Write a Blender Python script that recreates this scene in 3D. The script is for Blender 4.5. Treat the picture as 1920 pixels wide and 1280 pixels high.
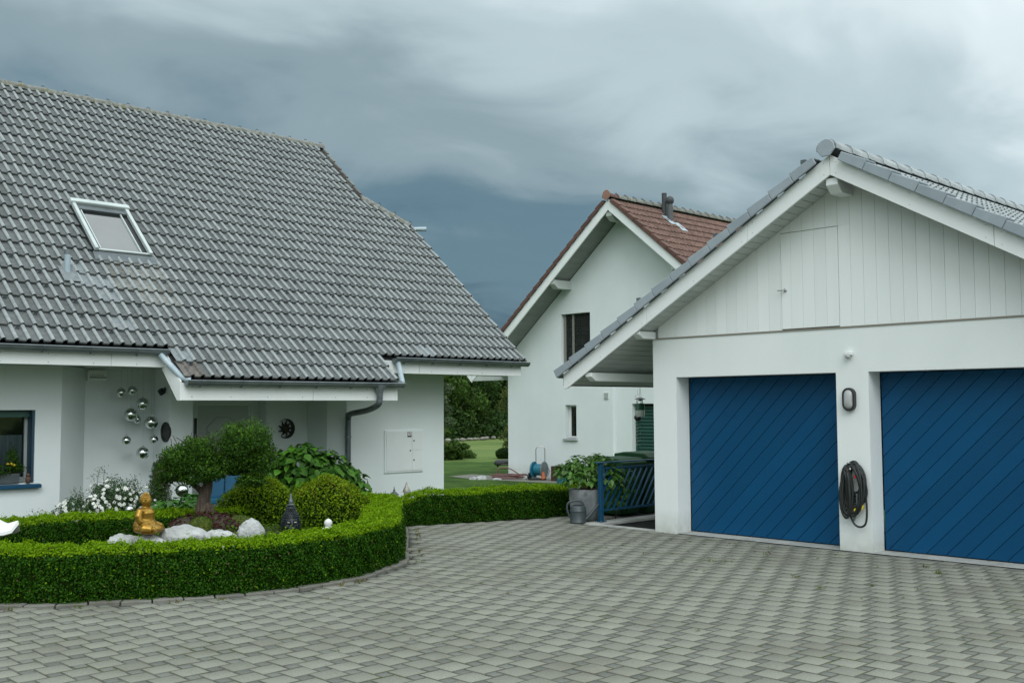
import bpy, bmesh, math, random
import numpy as np
from mathutils import Vector, Matrix, Euler

for o in list(bpy.data.objects):
    bpy.data.objects.remove(o)
scene = bpy.context.scene
COL = scene.collection
rng = np.random.default_rng(7)
random.seed(7)
R_ = math.radians

# ------------------------------------------------------------------ camera
# world: +X runs along the house eaves (to the right and away), +Y along the garage front (to the left and away)
cam_d = bpy.data.cameras.new('camera')
cam = bpy.data.objects.new('camera', cam_d)
COL.objects.link(cam)
yaw, pitch, roll = R_(45.950), R_(3.591), R_(-0.294)
fw = Vector((math.cos(pitch)*math.cos(yaw), math.cos(pitch)*math.sin(yaw), math.sin(pitch)))
rt = fw.cross(Vector((0, 0, 1))).normalized()
up = rt.cross(fw)
c_, s_ = math.cos(roll), math.sin(roll)
rt2 = rt*c_ + up*s_
up2 = -rt*s_ + up*c_
m = Matrix((rt2, up2, -fw)).transposed().to_4x4()
m.translation = Vector((0, 0, 1.7))
cam.matrix_world = m
cam_d.sensor_width = 36.0
cam_d.lens = 1958.46/1920*36.0
cam_d.clip_start = 0.1
cam_d.clip_end = 3000
scene.camera = cam

# ------------------------------------------------------------------ sky: overcast, rain clouds
SUN_EL, SUN_AZ = R_(44), R_(236)      # direction the light comes from (azimuth from +X towards +Y)
world = bpy.data.worlds.new('World')
scene.world = world
world.use_nodes = True
wn, wl = world.node_tree.nodes, world.node_tree.links
wn.clear()
def N(nodes, t, **kw):
    n = nodes.new(t)
    for k, v in kw.items():
        if k in n.inputs and not hasattr(n, k):
            n.inputs[k].default_value = v
        else:
            setattr(n, k, v)
    return n
out = N(wn, 'ShaderNodeOutputWorld')
bg_sky = N(wn, 'ShaderNodeBackground'); bg_sky.inputs['Strength'].default_value = 0.06
sky = N(wn, 'ShaderNodeTexSky', sky_type='NISHITA', sun_disc=False)
sky.sun_elevation = SUN_EL
sky.sun_rotation = math.pi/2 - SUN_AZ
wl.new(sky.outputs[0], bg_sky.inputs['Color'])
tc = N(wn, 'ShaderNodeTexCoord')
sep = N(wn, 'ShaderNodeSeparateXYZ'); wl.new(tc.outputs['Generated'], sep.inputs[0])
def WM(op, a, b=None, c=None):
    n = wn.new('ShaderNodeMath'); n.operation = op
    for i, x in enumerate((a, b, c)):
        if x is None: continue
        if isinstance(x, (int, float)): n.inputs[i].default_value = x
        else: wl.new(x, n.inputs[i])
    return n.outputs[0]
zz = WM('MAXIMUM', sep.outputs['Z'], 0.0)
den = WM('ADD', zz, 0.16)
px = WM('DIVIDE', sep.outputs['X'], den)
py = WM('DIVIDE', sep.outputs['Y'], den)
comb = N(wn, 'ShaderNodeCombineXYZ'); wl.new(px, comb.inputs[0]); wl.new(py, comb.inputs[1])
SKY_OFF = (0.718, 9.898, 5.16)
mp = N(wn, 'ShaderNodeMapping'); mp.inputs['Location'].default_value = SKY_OFF
mp.inputs['Rotation'].default_value = (0, 0, R_(70)); mp.inputs['Scale'].default_value = (0.85, 1.0, 1.0)
wl.new(comb.outputs[0], mp.inputs['Vector'])
n1 = N(wn, 'ShaderNodeTexNoise'); n1.inputs['Scale'].default_value = 0.7; n1.inputs['Detail'].default_value = 5.0
n1.inputs['Roughness'].default_value = 0.48; n1.inputs['Distortion'].default_value = 0.7
wl.new(mp.outputs[0], n1.inputs['Vector'])
n2 = N(wn, 'ShaderNodeTexNoise'); n2.inputs['Scale'].default_value = 2.1; n2.inputs['Detail'].default_value = 8.0
n2.inputs['Roughness'].default_value = 0.5; n2.inputs['Distortion'].default_value = 0.6
wl.new(mp.outputs[0], n2.inputs['Vector'])
# overcast dome: darker towards the horizon, brighter overhead, clearing on the +X -Y side
elev = WM('ADD', WM('MULTIPLY', WM('MINIMUM', zz, 0.4), 1.75), WM('MULTIPLY', WM('MAXIMUM', WM('SUBTRACT', zz, 0.4), 0.0), 0.45))
side = WM('MULTIPLY', WM('SUBTRACT', WM('MULTIPLY', sep.outputs['X'], 0.72), WM('MULTIPLY', sep.outputs['Y'], 0.69)), 0.46)
t = WM('ADD', WM('ADD', elev, side), WM('MULTIPLY', WM('SUBTRACT', n1.outputs['Fac'], 0.5), 0.75))
t = WM('ADD', t, WM('MULTIPLY', WM('SUBTRACT', n2.outputs['Fac'], 0.5), 0.42))
# the storm stands ahead; the sky lightens towards the opposite side
ahead = WM('ADD', WM('MULTIPLY', sep.outputs['X'], 0.695), WM('MULTIPLY', sep.outputs['Y'], 0.719))
t = WM('ADD', t, WM('MULTIPLY', WM('MULTIPLY', WM('SUBTRACT', 0.92, ahead), WM('MINIMUM', WM('MULTIPLY', zz, 4.5), 1.0)), 0.42))
t = WM('ADD', t, -0.035)
ramp = N(wn, 'ShaderNodeValToRGB'); wl.new(t, ramp.inputs[0])
cr = ramp.color_ramp
cr.interpolation = 'EASE'
SKY_RAMP = [(0.0, (0.045, 0.092, 0.130)), (0.15, (0.098, 0.170, 0.215)), (0.32, (0.215, 0.290, 0.322)), (0.50, (0.39, 0.485, 0.52)), (0.66, (0.60, 0.69, 0.715)), (0.84, (0.86, 0.95, 0.97)), (1.0, (1.04, 1.13, 1.15))]
cr.elements[0].position, cr.elements[0].color = SKY_RAMP[0][0], (*SKY_RAMP[0][1], 1)
cr.elements[1].position, cr.elements[1].color = SKY_RAMP[-1][0], (*SKY_RAMP[-1][1], 1)
for p_, c3 in SKY_RAMP[1:-1]:
    e = cr.elements.new(p_); e.color = (*c3, 1)
bg_cl = N(wn, 'ShaderNodeBackground'); wl.new(ramp.outputs[0], bg_cl.inputs['Color']); bg_cl.inputs['Strength'].default_value = 1.0
mixw = N(wn, 'ShaderNodeMixShader'); mixw.inputs[0].default_value = 0.93
wl.new(bg_sky.outputs[0], mixw.inputs[1]); wl.new(bg_cl.outputs[0], mixw.inputs[2])
wl.new(mixw.outputs[0], out.inputs['Surface'])

# ------------------------------------------------------------------ sun, veiled by cloud
sun_d = bpy.data.lights.new('sun', 'SUN')
sun_d.energy = 1.1
sun_d.angle = R_(40)
sun_d.color = (0.97, 1.0, 1.0)
sun = bpy.data.objects.new('sun', sun_d)
COL.objects.link(sun)
sd = Vector((math.cos(SUN_EL)*math.cos(SUN_AZ), math.cos(SUN_EL)*math.sin(SUN_AZ), math.sin(SUN_EL)))
sun.rotation_euler = sd.to_track_quat('Z', 'Y').to_euler()
scene.view_settings.view_transform = 'Standard'
scene.view_settings.look = 'None'
scene.view_settings.exposure = 0.40
scene.view_settings.gamma = 1.0
scene.view_settings.use_curve_mapping = False
scene.render.engine = 'CYCLES'
scene.cycles.max_bounces = 6

# ------------------------------------------------------------------ helpers
class MB:
    def __init__(s): s.v, s.f, s.m = [], [], []
    def add(s, vs, fs, m=0):
        o = len(s.v)
        s.v += [tuple(v) for v in vs]
        s.f += [tuple(i+o for i in f) for f in fs]
        s.m += [m]*len(fs)
        return s
    def box(s, lo, hi, m=0):
        x0, y0, z0 = lo; x1, y1, z1 = hi
        return s.add([(x0,y0,z0),(x1,y0,z0),(x1,y1,z0),(x0,y1,z0),(x0,y0,z1),(x1,y0,z1),(x1,y1,z1),(x0,y1,z1)],
                     [(3,2,1,0),(4,5,6,7),(0,1,5,4),(1,2,6,5),(2,3,7,6),(3,0,4,7)], m)
    def bar(s, a, b, w, h, upv=(0,0,1), m=0):
        a, b = Vector(a), Vector(b); d = (b-a).normalized()
        x = d.cross(Vector(upv)).normalized(); y = x.cross(d)
        vs = []
        for p in (a, b):
            vs += [p-x*w/2-y*h/2, p+x*w/2-y*h/2, p+x*w/2+y*h/2, p-x*w/2+y*h/2]
        return s.add(vs, [(3,2,1,0),(4,5,6,7),(0,1,5,4),(1,2,6,5),(2,3,7,6),(3,0,4,7)], m)
    def prism(s, poly, vec, m=0):
        n = len(poly); vec = Vector(vec)
        p = [Vector(q) for q in poly]
        nrm = Vector((0,0,0))
        for i in range(n): nrm += p[i].cross(p[(i+1) % n])
        if nrm.dot(vec) > 0: p = p[::-1]
        vs = p + [q+vec for q in p]
        fs = [tuple(range(n)), tuple(range(2*n-1, n-1, -1))]
        for i in range(n):
            j = (i+1) % n
            fs.append((j, i, i+n, j+n))
        return s.add(vs, fs, m)
    def tube(s, pts, r, n=8, cap=True, m=0, closed=False):
        pts = [Vector(p) for p in pts]
        k = len(pts)
        rs = r if isinstance(r, (list, tuple)) else [r]*k
        ref = Vector((0.13, 0.27, 0.95)).normalized()
        vs = []; px = None
        for i in range(k):
            if closed: d = pts[(i+1) % k]-pts[i-1]
            else: d = pts[min(i+1, k-1)]-pts[max(i-1, 0)]
            d.normalize()
            x = (px - d*px.dot(d)) if px is not None else (ref - d*ref.dot(d))
            if x.length < 1e-4: x = Vector((1,0,0)) - d*d.x
            x.normalize(); px = x; y = d.cross(x)
            for j in range(n):
                a = 2*math.pi*j/n
                vs.append(pts[i]+(x*math.cos(a)+y*math.sin(a))*rs[i])
        fs = []
        for i in range(k if closed else k-1):
            i2 = (i+1) % k
            for j in range(n):
                j2 = (j+1) % n
                fs.append((i*n+j, i*n+j2, i2*n+j2, i2*n+j))
        if cap and not closed:
            fs.append(tuple(range(n-1, -1, -1))); fs.append(tuple((k-1)*n+j for j in range(n)))
        return s.add(vs, fs, m)
    def lathe(s, prof, c=(0,0,0), n=20, m=0, sx=1, sy=1, axis=None):
        vs = []; fs = []; k = len(prof)
        q = Vector((0,0,1)).rotation_difference(Vector(axis)) if axis is not None else None
        for r, z in prof:
            for j in range(n):
                a = 2*math.pi*j/n
                p = Vector((r*math.cos(a)*sx, r*math.sin(a)*sy, z))
                if q: p = q @ p
                vs.append((p.x+c[0], p.y+c[1], p.z+c[2]))
        for i in range(k-1):
            for j in range(n):
                j2 = (j+1) % n
                fs.append((i*n+j, i*n+j2, (i+1)*n+j2, (i+1)*n+j))
        if prof[0][0] > 1e-5: fs.append(tuple(range(n-1, -1, -1)))
        if prof[-1][0] > 1e-5: fs.append(tuple((k-1)*n+j for j in range(n)))
        return s.add(vs, fs, m)
    def ball(s, c, r, nu=14, nv=9, m=0, rot=None):
        if not isinstance(r, (tuple, list)): r = (r, r, r)
        vs, fs = [], []
        M = rot if rot is not None else Matrix.Identity(3)
        for i in range(nv+1):
            th = math.pi*i/nv
            for j in range(nu):
                a = 2*math.pi*j/nu
                p = M @ Vector((r[0]*math.sin(th)*math.cos(a), r[1]*math.sin(th)*math.sin(a), r[2]*math.cos(th)))
                vs.append((c[0]+p.x, c[1]+p.y, c[2]+p.z))
        for i in range(nv):
            for j in range(nu):
                j2 = (j+1) % nu
                if i == 0: fs.append((j, nu+j, nu+j2))
                elif i == nv-1: fs.append((i*nu+j, (i+1)*nu+j, i*nu+j2))
                else: fs.append((i*nu+j, (i+1)*nu+j, (i+1)*nu+j2, i*nu+j2))
        return s.add(vs, fs, m)

WL = {}
def wloc(p): return WL.get(p.name, Vector((0,0,0))) if p is not None else Vector((0,0,0))
def link(name, me, parent=None, loc=None):
    o = bpy.data.objects.new(name, me)
    COL.objects.link(o)
    if parent is not None: o.parent = parent
    if loc is not None: o.location = loc
    WL[o.name] = wloc(parent) + Vector(o.location)
    return o
def mesh_np(name, V, F, mats, smooth=False, mi=None):
    """V (n,3) array, F (k,4) or (k,3) array"""
    me = bpy.data.meshes.new(name)
    V = np.asarray(V, dtype=np.float32); F = np.asarray(F, dtype=np.int32)
    k = F.shape[1]
    me.vertices.add(len(V)); me.vertices.foreach_set('co', V.ravel())
    me.loops.add(F.size); me.loops.foreach_set('vertex_index', F.ravel())
    me.polygons.add(len(F))
    me.polygons.foreach_set('loop_start', np.arange(0, F.size, k, dtype=np.int32))
    me.polygons.foreach_set('loop_total', np.full(len(F), k, dtype=np.int32))
    for m_ in (mats if isinstance(mats, (list, tuple)) else [mats]): me.materials.append(m_)
    if mi is not None: me.polygons.foreach_set('material_index', np.asarray(mi, dtype=np.int32))
    if smooth: me.polygons.foreach_set('use_smooth', np.ones(len(F), dtype=bool))
    me.update(calc_edges=True)
    return me
def build(mb, name, mats, parent=None, smooth=0, bevel=0, seg=1, remesh=0, sub=0):
    """the collected shapes (world coordinates) become ONE mesh object below parent"""
    off = wloc(parent)
    me = bpy.data.meshes.new(name)
    me.from_pydata([(v[0]-off.x, v[1]-off.y, v[2]-off.z) for v in mb.v], [], mb.f)
    for m_ in (mats if isinstance(mats, (list, tuple)) else [mats]): me.materials.append(m_)
    if any(mb.m): me.polygons.foreach_set('material_index', mb.m)
    if smooth:
        me.polygons.foreach_set('use_smooth', [True]*len(me.polygons))
        if smooth < 180 and not remesh: me.set_sharp_from_angle(angle=R_(smooth))
    me.update()
    o = link(name, me, parent)
    if remesh:
        md = o.modifiers.new('skin', 'REMESH'); md.mode = 'VOXEL'; md.voxel_size = remesh; md.use_smooth_shade = True
        md = o.modifiers.new('relax', 'SMOOTH'); md.iterations = 4; md.factor = 0.5
    if bevel:
        md = o.modifiers.new('edge', 'BEVEL'); md.width = bevel; md.segments = seg; md.limit_method = 'ANGLE'; md.angle_limit = R_(40)
    if sub:
        md = o.modifiers.new('sub', 'SUBSURF'); md.levels = sub; md.render_levels = sub
    return o
def tag(o, label, cat, group=None):
    o['label'] = label; o['category'] = cat
    if group: o['group'] = group
    return o
def thing(name, loc, label, cat, group=None):
    o = link(name, None, None, loc)
    o.empty_display_size = 0.2
    return tag(o, label, cat, group)
def struct(o): o['kind'] = 'structure'; return o
def stuff(o): o['kind'] = 'stuff'; return o

# ------------------------------------------------------------------ materials
def mat(name, c1, c2=None, scale=4.0, rough=0.7, bump=0.0, bscale=60.0, metal=0.0, rand=None, rv=0.25, spec=0.5, detail=4.0, c3=None, s3=1.0, t3=(0.55, 0.7), leaf=0.0, aniso=None, coat=0.0, bdist=0.01):
    M = bpy.data.materials.new(name); M.use_nodes = True
    n, l = M.node_tree.nodes, M.node_tree.links
    b = n['Principled BSDF']
    b.inputs['Roughness'].default_value = rough; b.inputs['Metallic'].default_value = metal
    b.inputs['Specular IOR Level'].default_value = spec
    b.inputs['Coat Weight'].default_value = coat
    geo = n.new('ShaderNodeNewGeometry')
    pos = geo.outputs['Position']
    if aniso:
        mp = n.new('ShaderNodeMapping'); mp.inputs['Scale'].default_value = aniso
        l.new(pos, mp.inputs['Vector']); pos = mp.outputs[0]
    c1 = (*c1, 1); c2 = (*(c2 or c1[:3]), 1)
    mx = n.new('ShaderNodeMix'); mx.data_type = 'RGBA'
    mx.inputs['A'].default_value = c1; mx.inputs['B'].default_value = c2
    if rand == 'leaf':
        l.new(geo.outputs['Random Per Island'], mx.inputs['Factor'])
    else:
        t_ = n.new('ShaderNodeTexNoise'); t_.inputs['Scale'].default_value = scale; t_.inputs['Detail'].default_value = detail
        l.new(pos, t_.inputs['Vector'])
        r = n.new('ShaderNodeMapRange'); r.inputs['From Min'].default_value = 0.33; r.inputs['From Max'].default_value = 0.67
        l.new(t_.outputs['Fac'], r.inputs['Value']); l.new(r.outputs[0], mx.inputs['Factor'])
    col = mx.outputs['Result']
    if c3:
        t3n = n.new('ShaderNodeTexNoise'); t3n.inputs['Scale'].default_value = s3; t3n.inputs['Detail'].default_value = 6.0
        t3n.inputs['Roughness'].default_value = 0.65
        l.new(geo.outputs['Position'], t3n.inputs['Vector'])
        r3 = n.new('ShaderNodeMapRange'); r3.inputs['From Min'].default_value = t3[0]; r3.inputs['From Max'].default_value = t3[1]
        l.new(t3n.outputs['Fac'], r3.inputs['Value'])
        m3 = n.new('ShaderNodeMix'); m3.data_type = 'RGBA'; m3.inputs['B'].default_value = (*c3, 1)
        l.new(r3.outputs[0], m3.inputs['Factor']); l.new(col, m3.inputs['A'])
        col = m3.outputs['Result']
    if rand in ('obj', 'island'):
        if rand == 'obj':
            oi = n.new('ShaderNodeObjectInfo'); rnd = oi.outputs['Random']
        else: rnd = geo.outputs['Random Per Island']
        rr = n.new('ShaderNodeMapRange'); rr.inputs['To Min'].default_value = 1-rv; rr.inputs['To Max'].default_value = 1+rv
        l.new(rnd, rr.inputs['Value'])
        vm = n.new('ShaderNodeVectorMath'); vm.operation = 'SCALE'
        l.new(col, vm.inputs[0]); l.new(rr.outputs[0], vm.inputs['Scale'])
        col = vm.outputs[0]
    l.new(col, b.inputs['Base Color'])
    if bump:
        bn = n.new('ShaderNodeTexNoise'); bn.inputs['Scale'].default_value = bscale; bn.inputs['Detail'].default_value = 3.0
        l.new(pos, bn.inputs['Vector'])
        bp = n.new('ShaderNodeBump'); bp.inputs['Strength'].default_value = bump; bp.inputs['Distance'].default_value = bdist
        l.new(bn.outputs['Fac'], bp.inputs['Height']); l.new(bp.outputs[0], b.inputs['Normal'])
    if leaf:
        tr = n.new('ShaderNodeBsdfTranslucent'); l.new(col, tr.inputs['Color'])
        ms = n.new('ShaderNodeMixShader'); ms.inputs[0].default_value = leaf
        l.new(b.outputs[0], ms.inputs[1]); l.new(tr.outputs[0], ms.inputs[2])
        l.new(ms.outputs[0], n['Material Output'].inputs['Surface'])
    return M

MT = {}
MT['plaster'] = mat('white_render', (0.70, 0.755, 0.755), (0.74, 0.79, 0.79), 1.3, 0.9, 0.35, 160, bdist=0.004, spec=0.2)
MT['plaster_g'] = mat('white_render_garage', (0.745, 0.79, 0.775), (0.78, 0.82, 0.805), 1.1, 0.9, 0.4, 130, bdist=0.005, spec=0.2)
def weather(M, z0, z1, tint, amt, streak):
    n, l = M.node_tree.nodes, M.node_tree.links
    b = n['Principled BSDF']; src = b.inputs['Base Color'].links[0].from_socket
    geo = n.new('ShaderNodeNewGeometry'); sp_ = n.new('ShaderNodeSeparateXYZ'); l.new(geo.outputs['Position'], sp_.inputs[0])
    h = n.new('ShaderNodeMapRange'); h.inputs['From Min'].default_value = z0; h.inputs['From Max'].default_value = z1
    h.inputs['To Min'].default_value = 1.0; h.inputs['To Max'].default_value = 0.0; l.new(sp_.outputs['Z'], h.inputs['Value'])
    t1 = n.new('ShaderNodeTexNoise'); t1.inputs['Scale'].default_value = 7.0; t1.inputs['Detail'].default_value = 6.0; l.new(geo.outputs['Position'], t1.inputs['Vector'])
    m1 = n.new('ShaderNodeMath'); m1.operation = 'MULTIPLY'; l.new(h.outputs[0], m1.inputs[0]); l.new(t1.outputs['Fac'], m1.inputs[1])
    m2 = n.new('ShaderNodeMath'); m2.operation = 'MULTIPLY'; l.new(m1.outputs[0], m2.inputs[0]); m2.inputs[1].default_value = amt
    mx = n.new('ShaderNodeMix'); mx.data_type = 'RGBA'; mx.inputs['B'].default_value = (*tint, 1)
    l.new(m2.outputs[0], mx.inputs['Factor']); l.new(src, mx.inputs['A'])
    mp = n.new('ShaderNodeMapping'); mp.inputs['Scale'].default_value = (4, 4, 0.3); l.new(geo.outputs['Position'], mp.inputs['Vector'])
    t2 = n.new('ShaderNodeTexNoise'); t2.inputs['Scale'].default_value = 1.0; t2.inputs['Detail'].default_value = 5.0; l.new(mp.outputs[0], t2.inputs['Vector'])
    r2 = n.new('ShaderNodeMapRange'); r2.inputs['From Min'].default_value = 0.5; r2.inputs['From Max'].default_value = 0.75; r2.inputs['To Max'].default_value = streak
    l.new(t2.outputs['Fac'], r2.inputs['Value'])
    m3 = n.new('ShaderNodeMix'); m3.data_type = 'RGBA'; m3.inputs['B'].default_value = (0.42, 0.45, 0.43, 1)
    l.new(r2.outputs[0], m3.inputs['Factor']); l.new(mx.outputs['Result'], m3.inputs['A']); l.new(m3.outputs['Result'], b.inputs['Base Color'])
weather(MT['plaster_g'], 0.0, 0.32, (0.33, 0.32, 0.25), 0.85, 0.05)
weather(MT['plaster'], -0.4, 0.05, (0.33, 0.32, 0.25), 0.85, 0.04)
MT['white_paint'] = mat('white_paint', (0.76, 0.795, 0.78), (0.80, 0.83, 0.815), 2.0, 0.55, 0.05, 200, spec=0.35)
MT['board'] = mat('white_board', (0.76, 0.80, 0.785), (0.80, 0.835, 0.82), 3.0, 0.6, 0.12, 90, rand='obj', rv=0.035, aniso=(1, 1, 0.12), spec=0.3)
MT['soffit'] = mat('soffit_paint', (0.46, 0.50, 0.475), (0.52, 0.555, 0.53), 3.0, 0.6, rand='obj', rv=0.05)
MT['soffit_n'] = mat('darker_soffit', (0.22, 0.245, 0.225), (0.27, 0.29, 0.27), 3.0, 0.6, rand='obj', rv=0.06)  # neighbour's soffit boards, a darker tone than the garage's
MT['groove'] = mat('shadow_gap_backing', (0.55, 0.57, 0.56), rough=0.9)
MT['deck'] = mat('roof_underlay', (0.035, 0.035, 0.036), rough=0.9)
TILE = dict(scale=14.0, rough=0.85, bump=0.5, bscale=120, detail=6.0, spec=0.25)
MT['tile'] = mat('weathered_tile', (0.094, 0.104, 0.103), (0.138, 0.150, 0.148), rand='obj', rv=0.12, c3=(0.21, 0.225, 0.215), s3=34, t3=(0.64, 0.80), **TILE)
MT['tile_all'] = mat('weathered_tile_field', (0.094, 0.104, 0.103), (0.138, 0.150, 0.148), rand='island', rv=0.12, c3=(0.21, 0.225, 0.215), s3=34, t3=(0.64, 0.80), **TILE)
MT['tile_roll'] = mat('bleached_tile_roll', (0.225, 0.250, 0.252), (0.30, 0.328, 0.328), rand='obj', rv=0.10, c3=(0.15, 0.162, 0.162), s3=40, t3=(0.58, 0.74), **TILE)  # paler rolls: weathering plus light caught on the ridges, put into the colour
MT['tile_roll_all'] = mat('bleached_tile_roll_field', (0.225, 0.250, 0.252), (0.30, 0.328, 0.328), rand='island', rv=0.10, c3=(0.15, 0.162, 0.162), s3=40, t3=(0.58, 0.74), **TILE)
MT['btile_roll'] = mat('bleached_brown_roll', (0.120, 0.066, 0.050), (0.20, 0.125, 0.10), 10, 0.8, 0.3, 90, rand='obj', rv=0.15)  # brown rolls in a paler tone than the pans
MT['btile_roll_all'] = mat('bleached_brown_roll_field', (0.120, 0.066, 0.050), (0.20, 0.125, 0.10), 10, 0.8, 0.3, 90, rand='island', rv=0.15)
MT['tile_lichen'] = mat('lichened_tile', (0.120, 0.127, 0.118), (0.215, 0.228, 0.215), rand='obj', rv=0.2, c3=(0.19, 0.160, 0.09), s3=7, t3=(0.58, 0.80), **TILE)
MT['tile_pale'] = mat('pale_tile', (0.165, 0.188, 0.198), (0.235, 0.26, 0.27), rand='obj', rv=0.08, **TILE)
MT['tile_rust'] = mat('brown_verge_tile', (0.105, 0.095, 0.085), (0.18, 0.172, 0.162), rand='obj', rv=0.15, **TILE)
MT['ridge'] = mat('mossy_ridge_tile', (0.12, 0.125, 0.115), (0.26, 0.27, 0.25), c3=(0.16, 0.155, 0.06), s3=9, t3=(0.54, 0.70), **TILE)
MT['gtile'] = mat('blue_grey_tile', (0.27, 0.315, 0.345), (0.31, 0.355, 0.385), 6, 0.5, 0.1, 90, rand='obj', rv=0.05, spec=0.45)
MT['gtile_top'] = mat('blue_grey_roof_tile', (0.25, 0.28, 0.29), (0.34, 0.375, 0.385), 8, 0.5, 0.2, 90, rand='obj', rv=0.1)
MT['btile'] = mat('brown_tile', (0.060, 0.030, 0.021), (0.105, 0.056, 0.041), 10, 0.8, 0.3, 90, rand='obj', rv=0.15)
MT['btile_all'] = mat('brown_tile_field', (0.060, 0.030, 0.021), (0.105, 0.056, 0.041), 10, 0.8, 0.3, 90, rand='island', rv=0.15)
MT['bverge'] = mat('brown_verge', (0.085, 0.042, 0.032), (0.125, 0.062, 0.046), 6, 0.7, 0.1, 90, rand='obj', rv=0.12)
MT['zinc'] = mat('zinc', (0.15, 0.18, 0.19), (0.22, 0.255, 0.265), 5, 0.42, metal=0.55, spec=0.5)
MT['zinc_pale'] = mat('pale_zinc', (0.31, 0.39, 0.43), (0.40, 0.48, 0.52), 7, 0.5, metal=0.15)
MT['zinc_dark'] = mat('dark_zinc', (0.10, 0.12, 0.13), (0.15, 0.175, 0.185), 5, 0.45, metal=0.4)
MT['alu'] = mat('light_aluminium', (0.46, 0.525, 0.515), (0.54, 0.60, 0.59), 6, 0.4, metal=0.25)
MT['blue'] = mat('blue_paint', (0.0008, 0.060, 0.150), (0.001, 0.066, 0.162), 1.6, 0.45, 0.06, 40, rand='obj', rv=0.09, spec=0.25)
MT['blue_dark'] = mat('blue_door_backing', (0.002, 0.012, 0.03), rough=0.8)
MT['blue_rail'] = mat('blue_railing_paint', (0.005, 0.052, 0.110), (0.007, 0.062, 0.128), 5, 0.45, spec=0.3)
MT['black'] = mat('black_plastic', (0.014, 0.016, 0.017), (0.022, 0.025, 0.026), 20, 0.4)
MT['rubber'] = mat('black_rubber', (0.010, 0.014, 0.013), (0.017, 0.022, 0.020), 20, 0.5)
MT['dark'] = mat('dark_interior', (0.012, 0.013, 0.014), rough=0.9)
MT['curtain'] = mat('net_curtain', (0.20, 0.235, 0.25), (0.30, 0.34, 0.355), 3, 0.9, aniso=(14, 14, 0.3))
MT['frame'] = mat('grey_window_frame', (0.42, 0.46, 0.45), rough=0.5)
MT['concrete'] = mat('concrete', (0.30, 0.315, 0.30), (0.40, 0.41, 0.385), 3, 0.9, 0.3, 120, c3=(0.19, 0.185, 0.16), s3=2.5, t3=(0.55, 0.75))
MT['stone_sill'] = mat('grey_sill', (0.36, 0.39, 0.39), (0.42, 0.45, 0.45), 8, 0.8)
MT['shutter'] = mat('green_shutter', (0.012, 0.062, 0.048), (0.016, 0.075, 0.058), 4, 0.5, rand='obj', rv=0.08)
MT['slat'] = mat('dark_slat', (0.045, 0.055, 0.05), (0.07, 0.08, 0.072), 6, 0.5, rand='obj', rv=0.15)
MT['tape'] = mat('ladder_tape', (0.16, 0.165, 0.14), (0.24, 0.245, 0.21), 60, 0.9)
MT['trim'] = mat('brown_drip_trim', (0.24, 0.22, 0.18), rough=0.8)
MT['steel'] = mat('steel', (0.5, 0.5, 0.5), rough=0.3, metal=1.0)
MT['mirror'] = mat('mirror_ball', (0.62, 0.66, 0.65), (0.70, 0.73, 0.72), 6, 0.06, metal=1.0)
MT['gold'] = mat('gold_paint', (0.27, 0.150, 0.020), (0.42, 0.25, 0.04), 14, 0.36, 0.2, 60, metal=0.65, c3=(0.16, 0.075, 0.012), s3=20, t3=(0.58, 0.8))
MT['bronze'] = mat('black_bronze', (0.012, 0.018, 0.022), (0.035, 0.045, 0.05), 25, 0.38, 0.1, 80, metal=0.3)
MT['silver'] = mat('weathered_silver', (0.27, 0.265, 0.225), (0.42, 0.41, 0.36), 20, 0.5, metal=0.3)
MT['white_stone'] = mat('white_stone', (0.66, 0.68, 0.66), (0.76, 0.77, 0.75), 6, 0.8, 0.2, 60)
MT['rock'] = mat('pale_rock', (0.28, 0.295, 0.29), (0.48, 0.495, 0.485), 7, 0.9, 0.6, 30, detail=8, c3=(0.20, 0.21, 0.19), s3=12, t3=(0.56, 0.72), bdist=0.03)
MT['soil'] = mat('soil', (0.028, 0.020, 0.013), (0.055, 0.042, 0.028), 12, 0.95, 0.8, 40, bdist=0.03)
MT['moss'] = mat('moss', (0.035, 0.055, 0.008), (0.11, 0.125, 0.014), 14, 0.95, 0.9, 70, c3=(0.10, 0.07, 0.015), s3=8, t3=(0.55, 0.7), bdist=0.03)
MT['bark'] = mat('bark', (0.035, 0.024, 0.016), (0.13, 0.10, 0.072), 9, 0.95, 0.9, 30, aniso=(5, 5, 0.6), bdist=0.03)
MT['bark_far'] = mat('bark_far', (0.06, 0.055, 0.042), (0.12, 0.11, 0.085), 6, 0.95)
MT['flower_w'] = mat('white_petals', (0.74, 0.76, 0.70), (0.80, 0.82, 0.76), rand='leaf', rough=0.7, leaf=0.2)
MT['flower_y'] = mat('yellow_petals', (0.75, 0.52, 0.03), (0.80, 0.62, 0.05), rand='leaf', leaf=0.2)
def leafmat(name, a, b, t=0.28, rough=0.5): return mat(name, a, b, rand='leaf', rough=rough, leaf=t, spec=0.12)
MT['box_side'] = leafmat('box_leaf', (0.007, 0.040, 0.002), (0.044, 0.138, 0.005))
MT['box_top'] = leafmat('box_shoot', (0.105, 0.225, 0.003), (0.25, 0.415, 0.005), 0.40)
MT['box_core'] = mat('hedge_twigs', (0.006, 0.016, 0.002), (0.012, 0.028, 0.004), 20, 1.0, spec=0.0)
MT['bonsai_leaf'] = leafmat('small_dark_leaf', (0.012, 0.046, 0.005), (0.055, 0.130, 0.014))
MT['bonsai_tip'] = leafmat('small_fresh_leaf', (0.055, 0.145, 0.010), (0.120, 0.240, 0.020), 0.35)
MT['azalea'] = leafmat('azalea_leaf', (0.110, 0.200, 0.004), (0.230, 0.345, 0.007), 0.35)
MT['azalea_low'] = leafmat('azalea_old_leaf', (0.024, 0.066, 0.003), (0.085, 0.160, 0.006))
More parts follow.
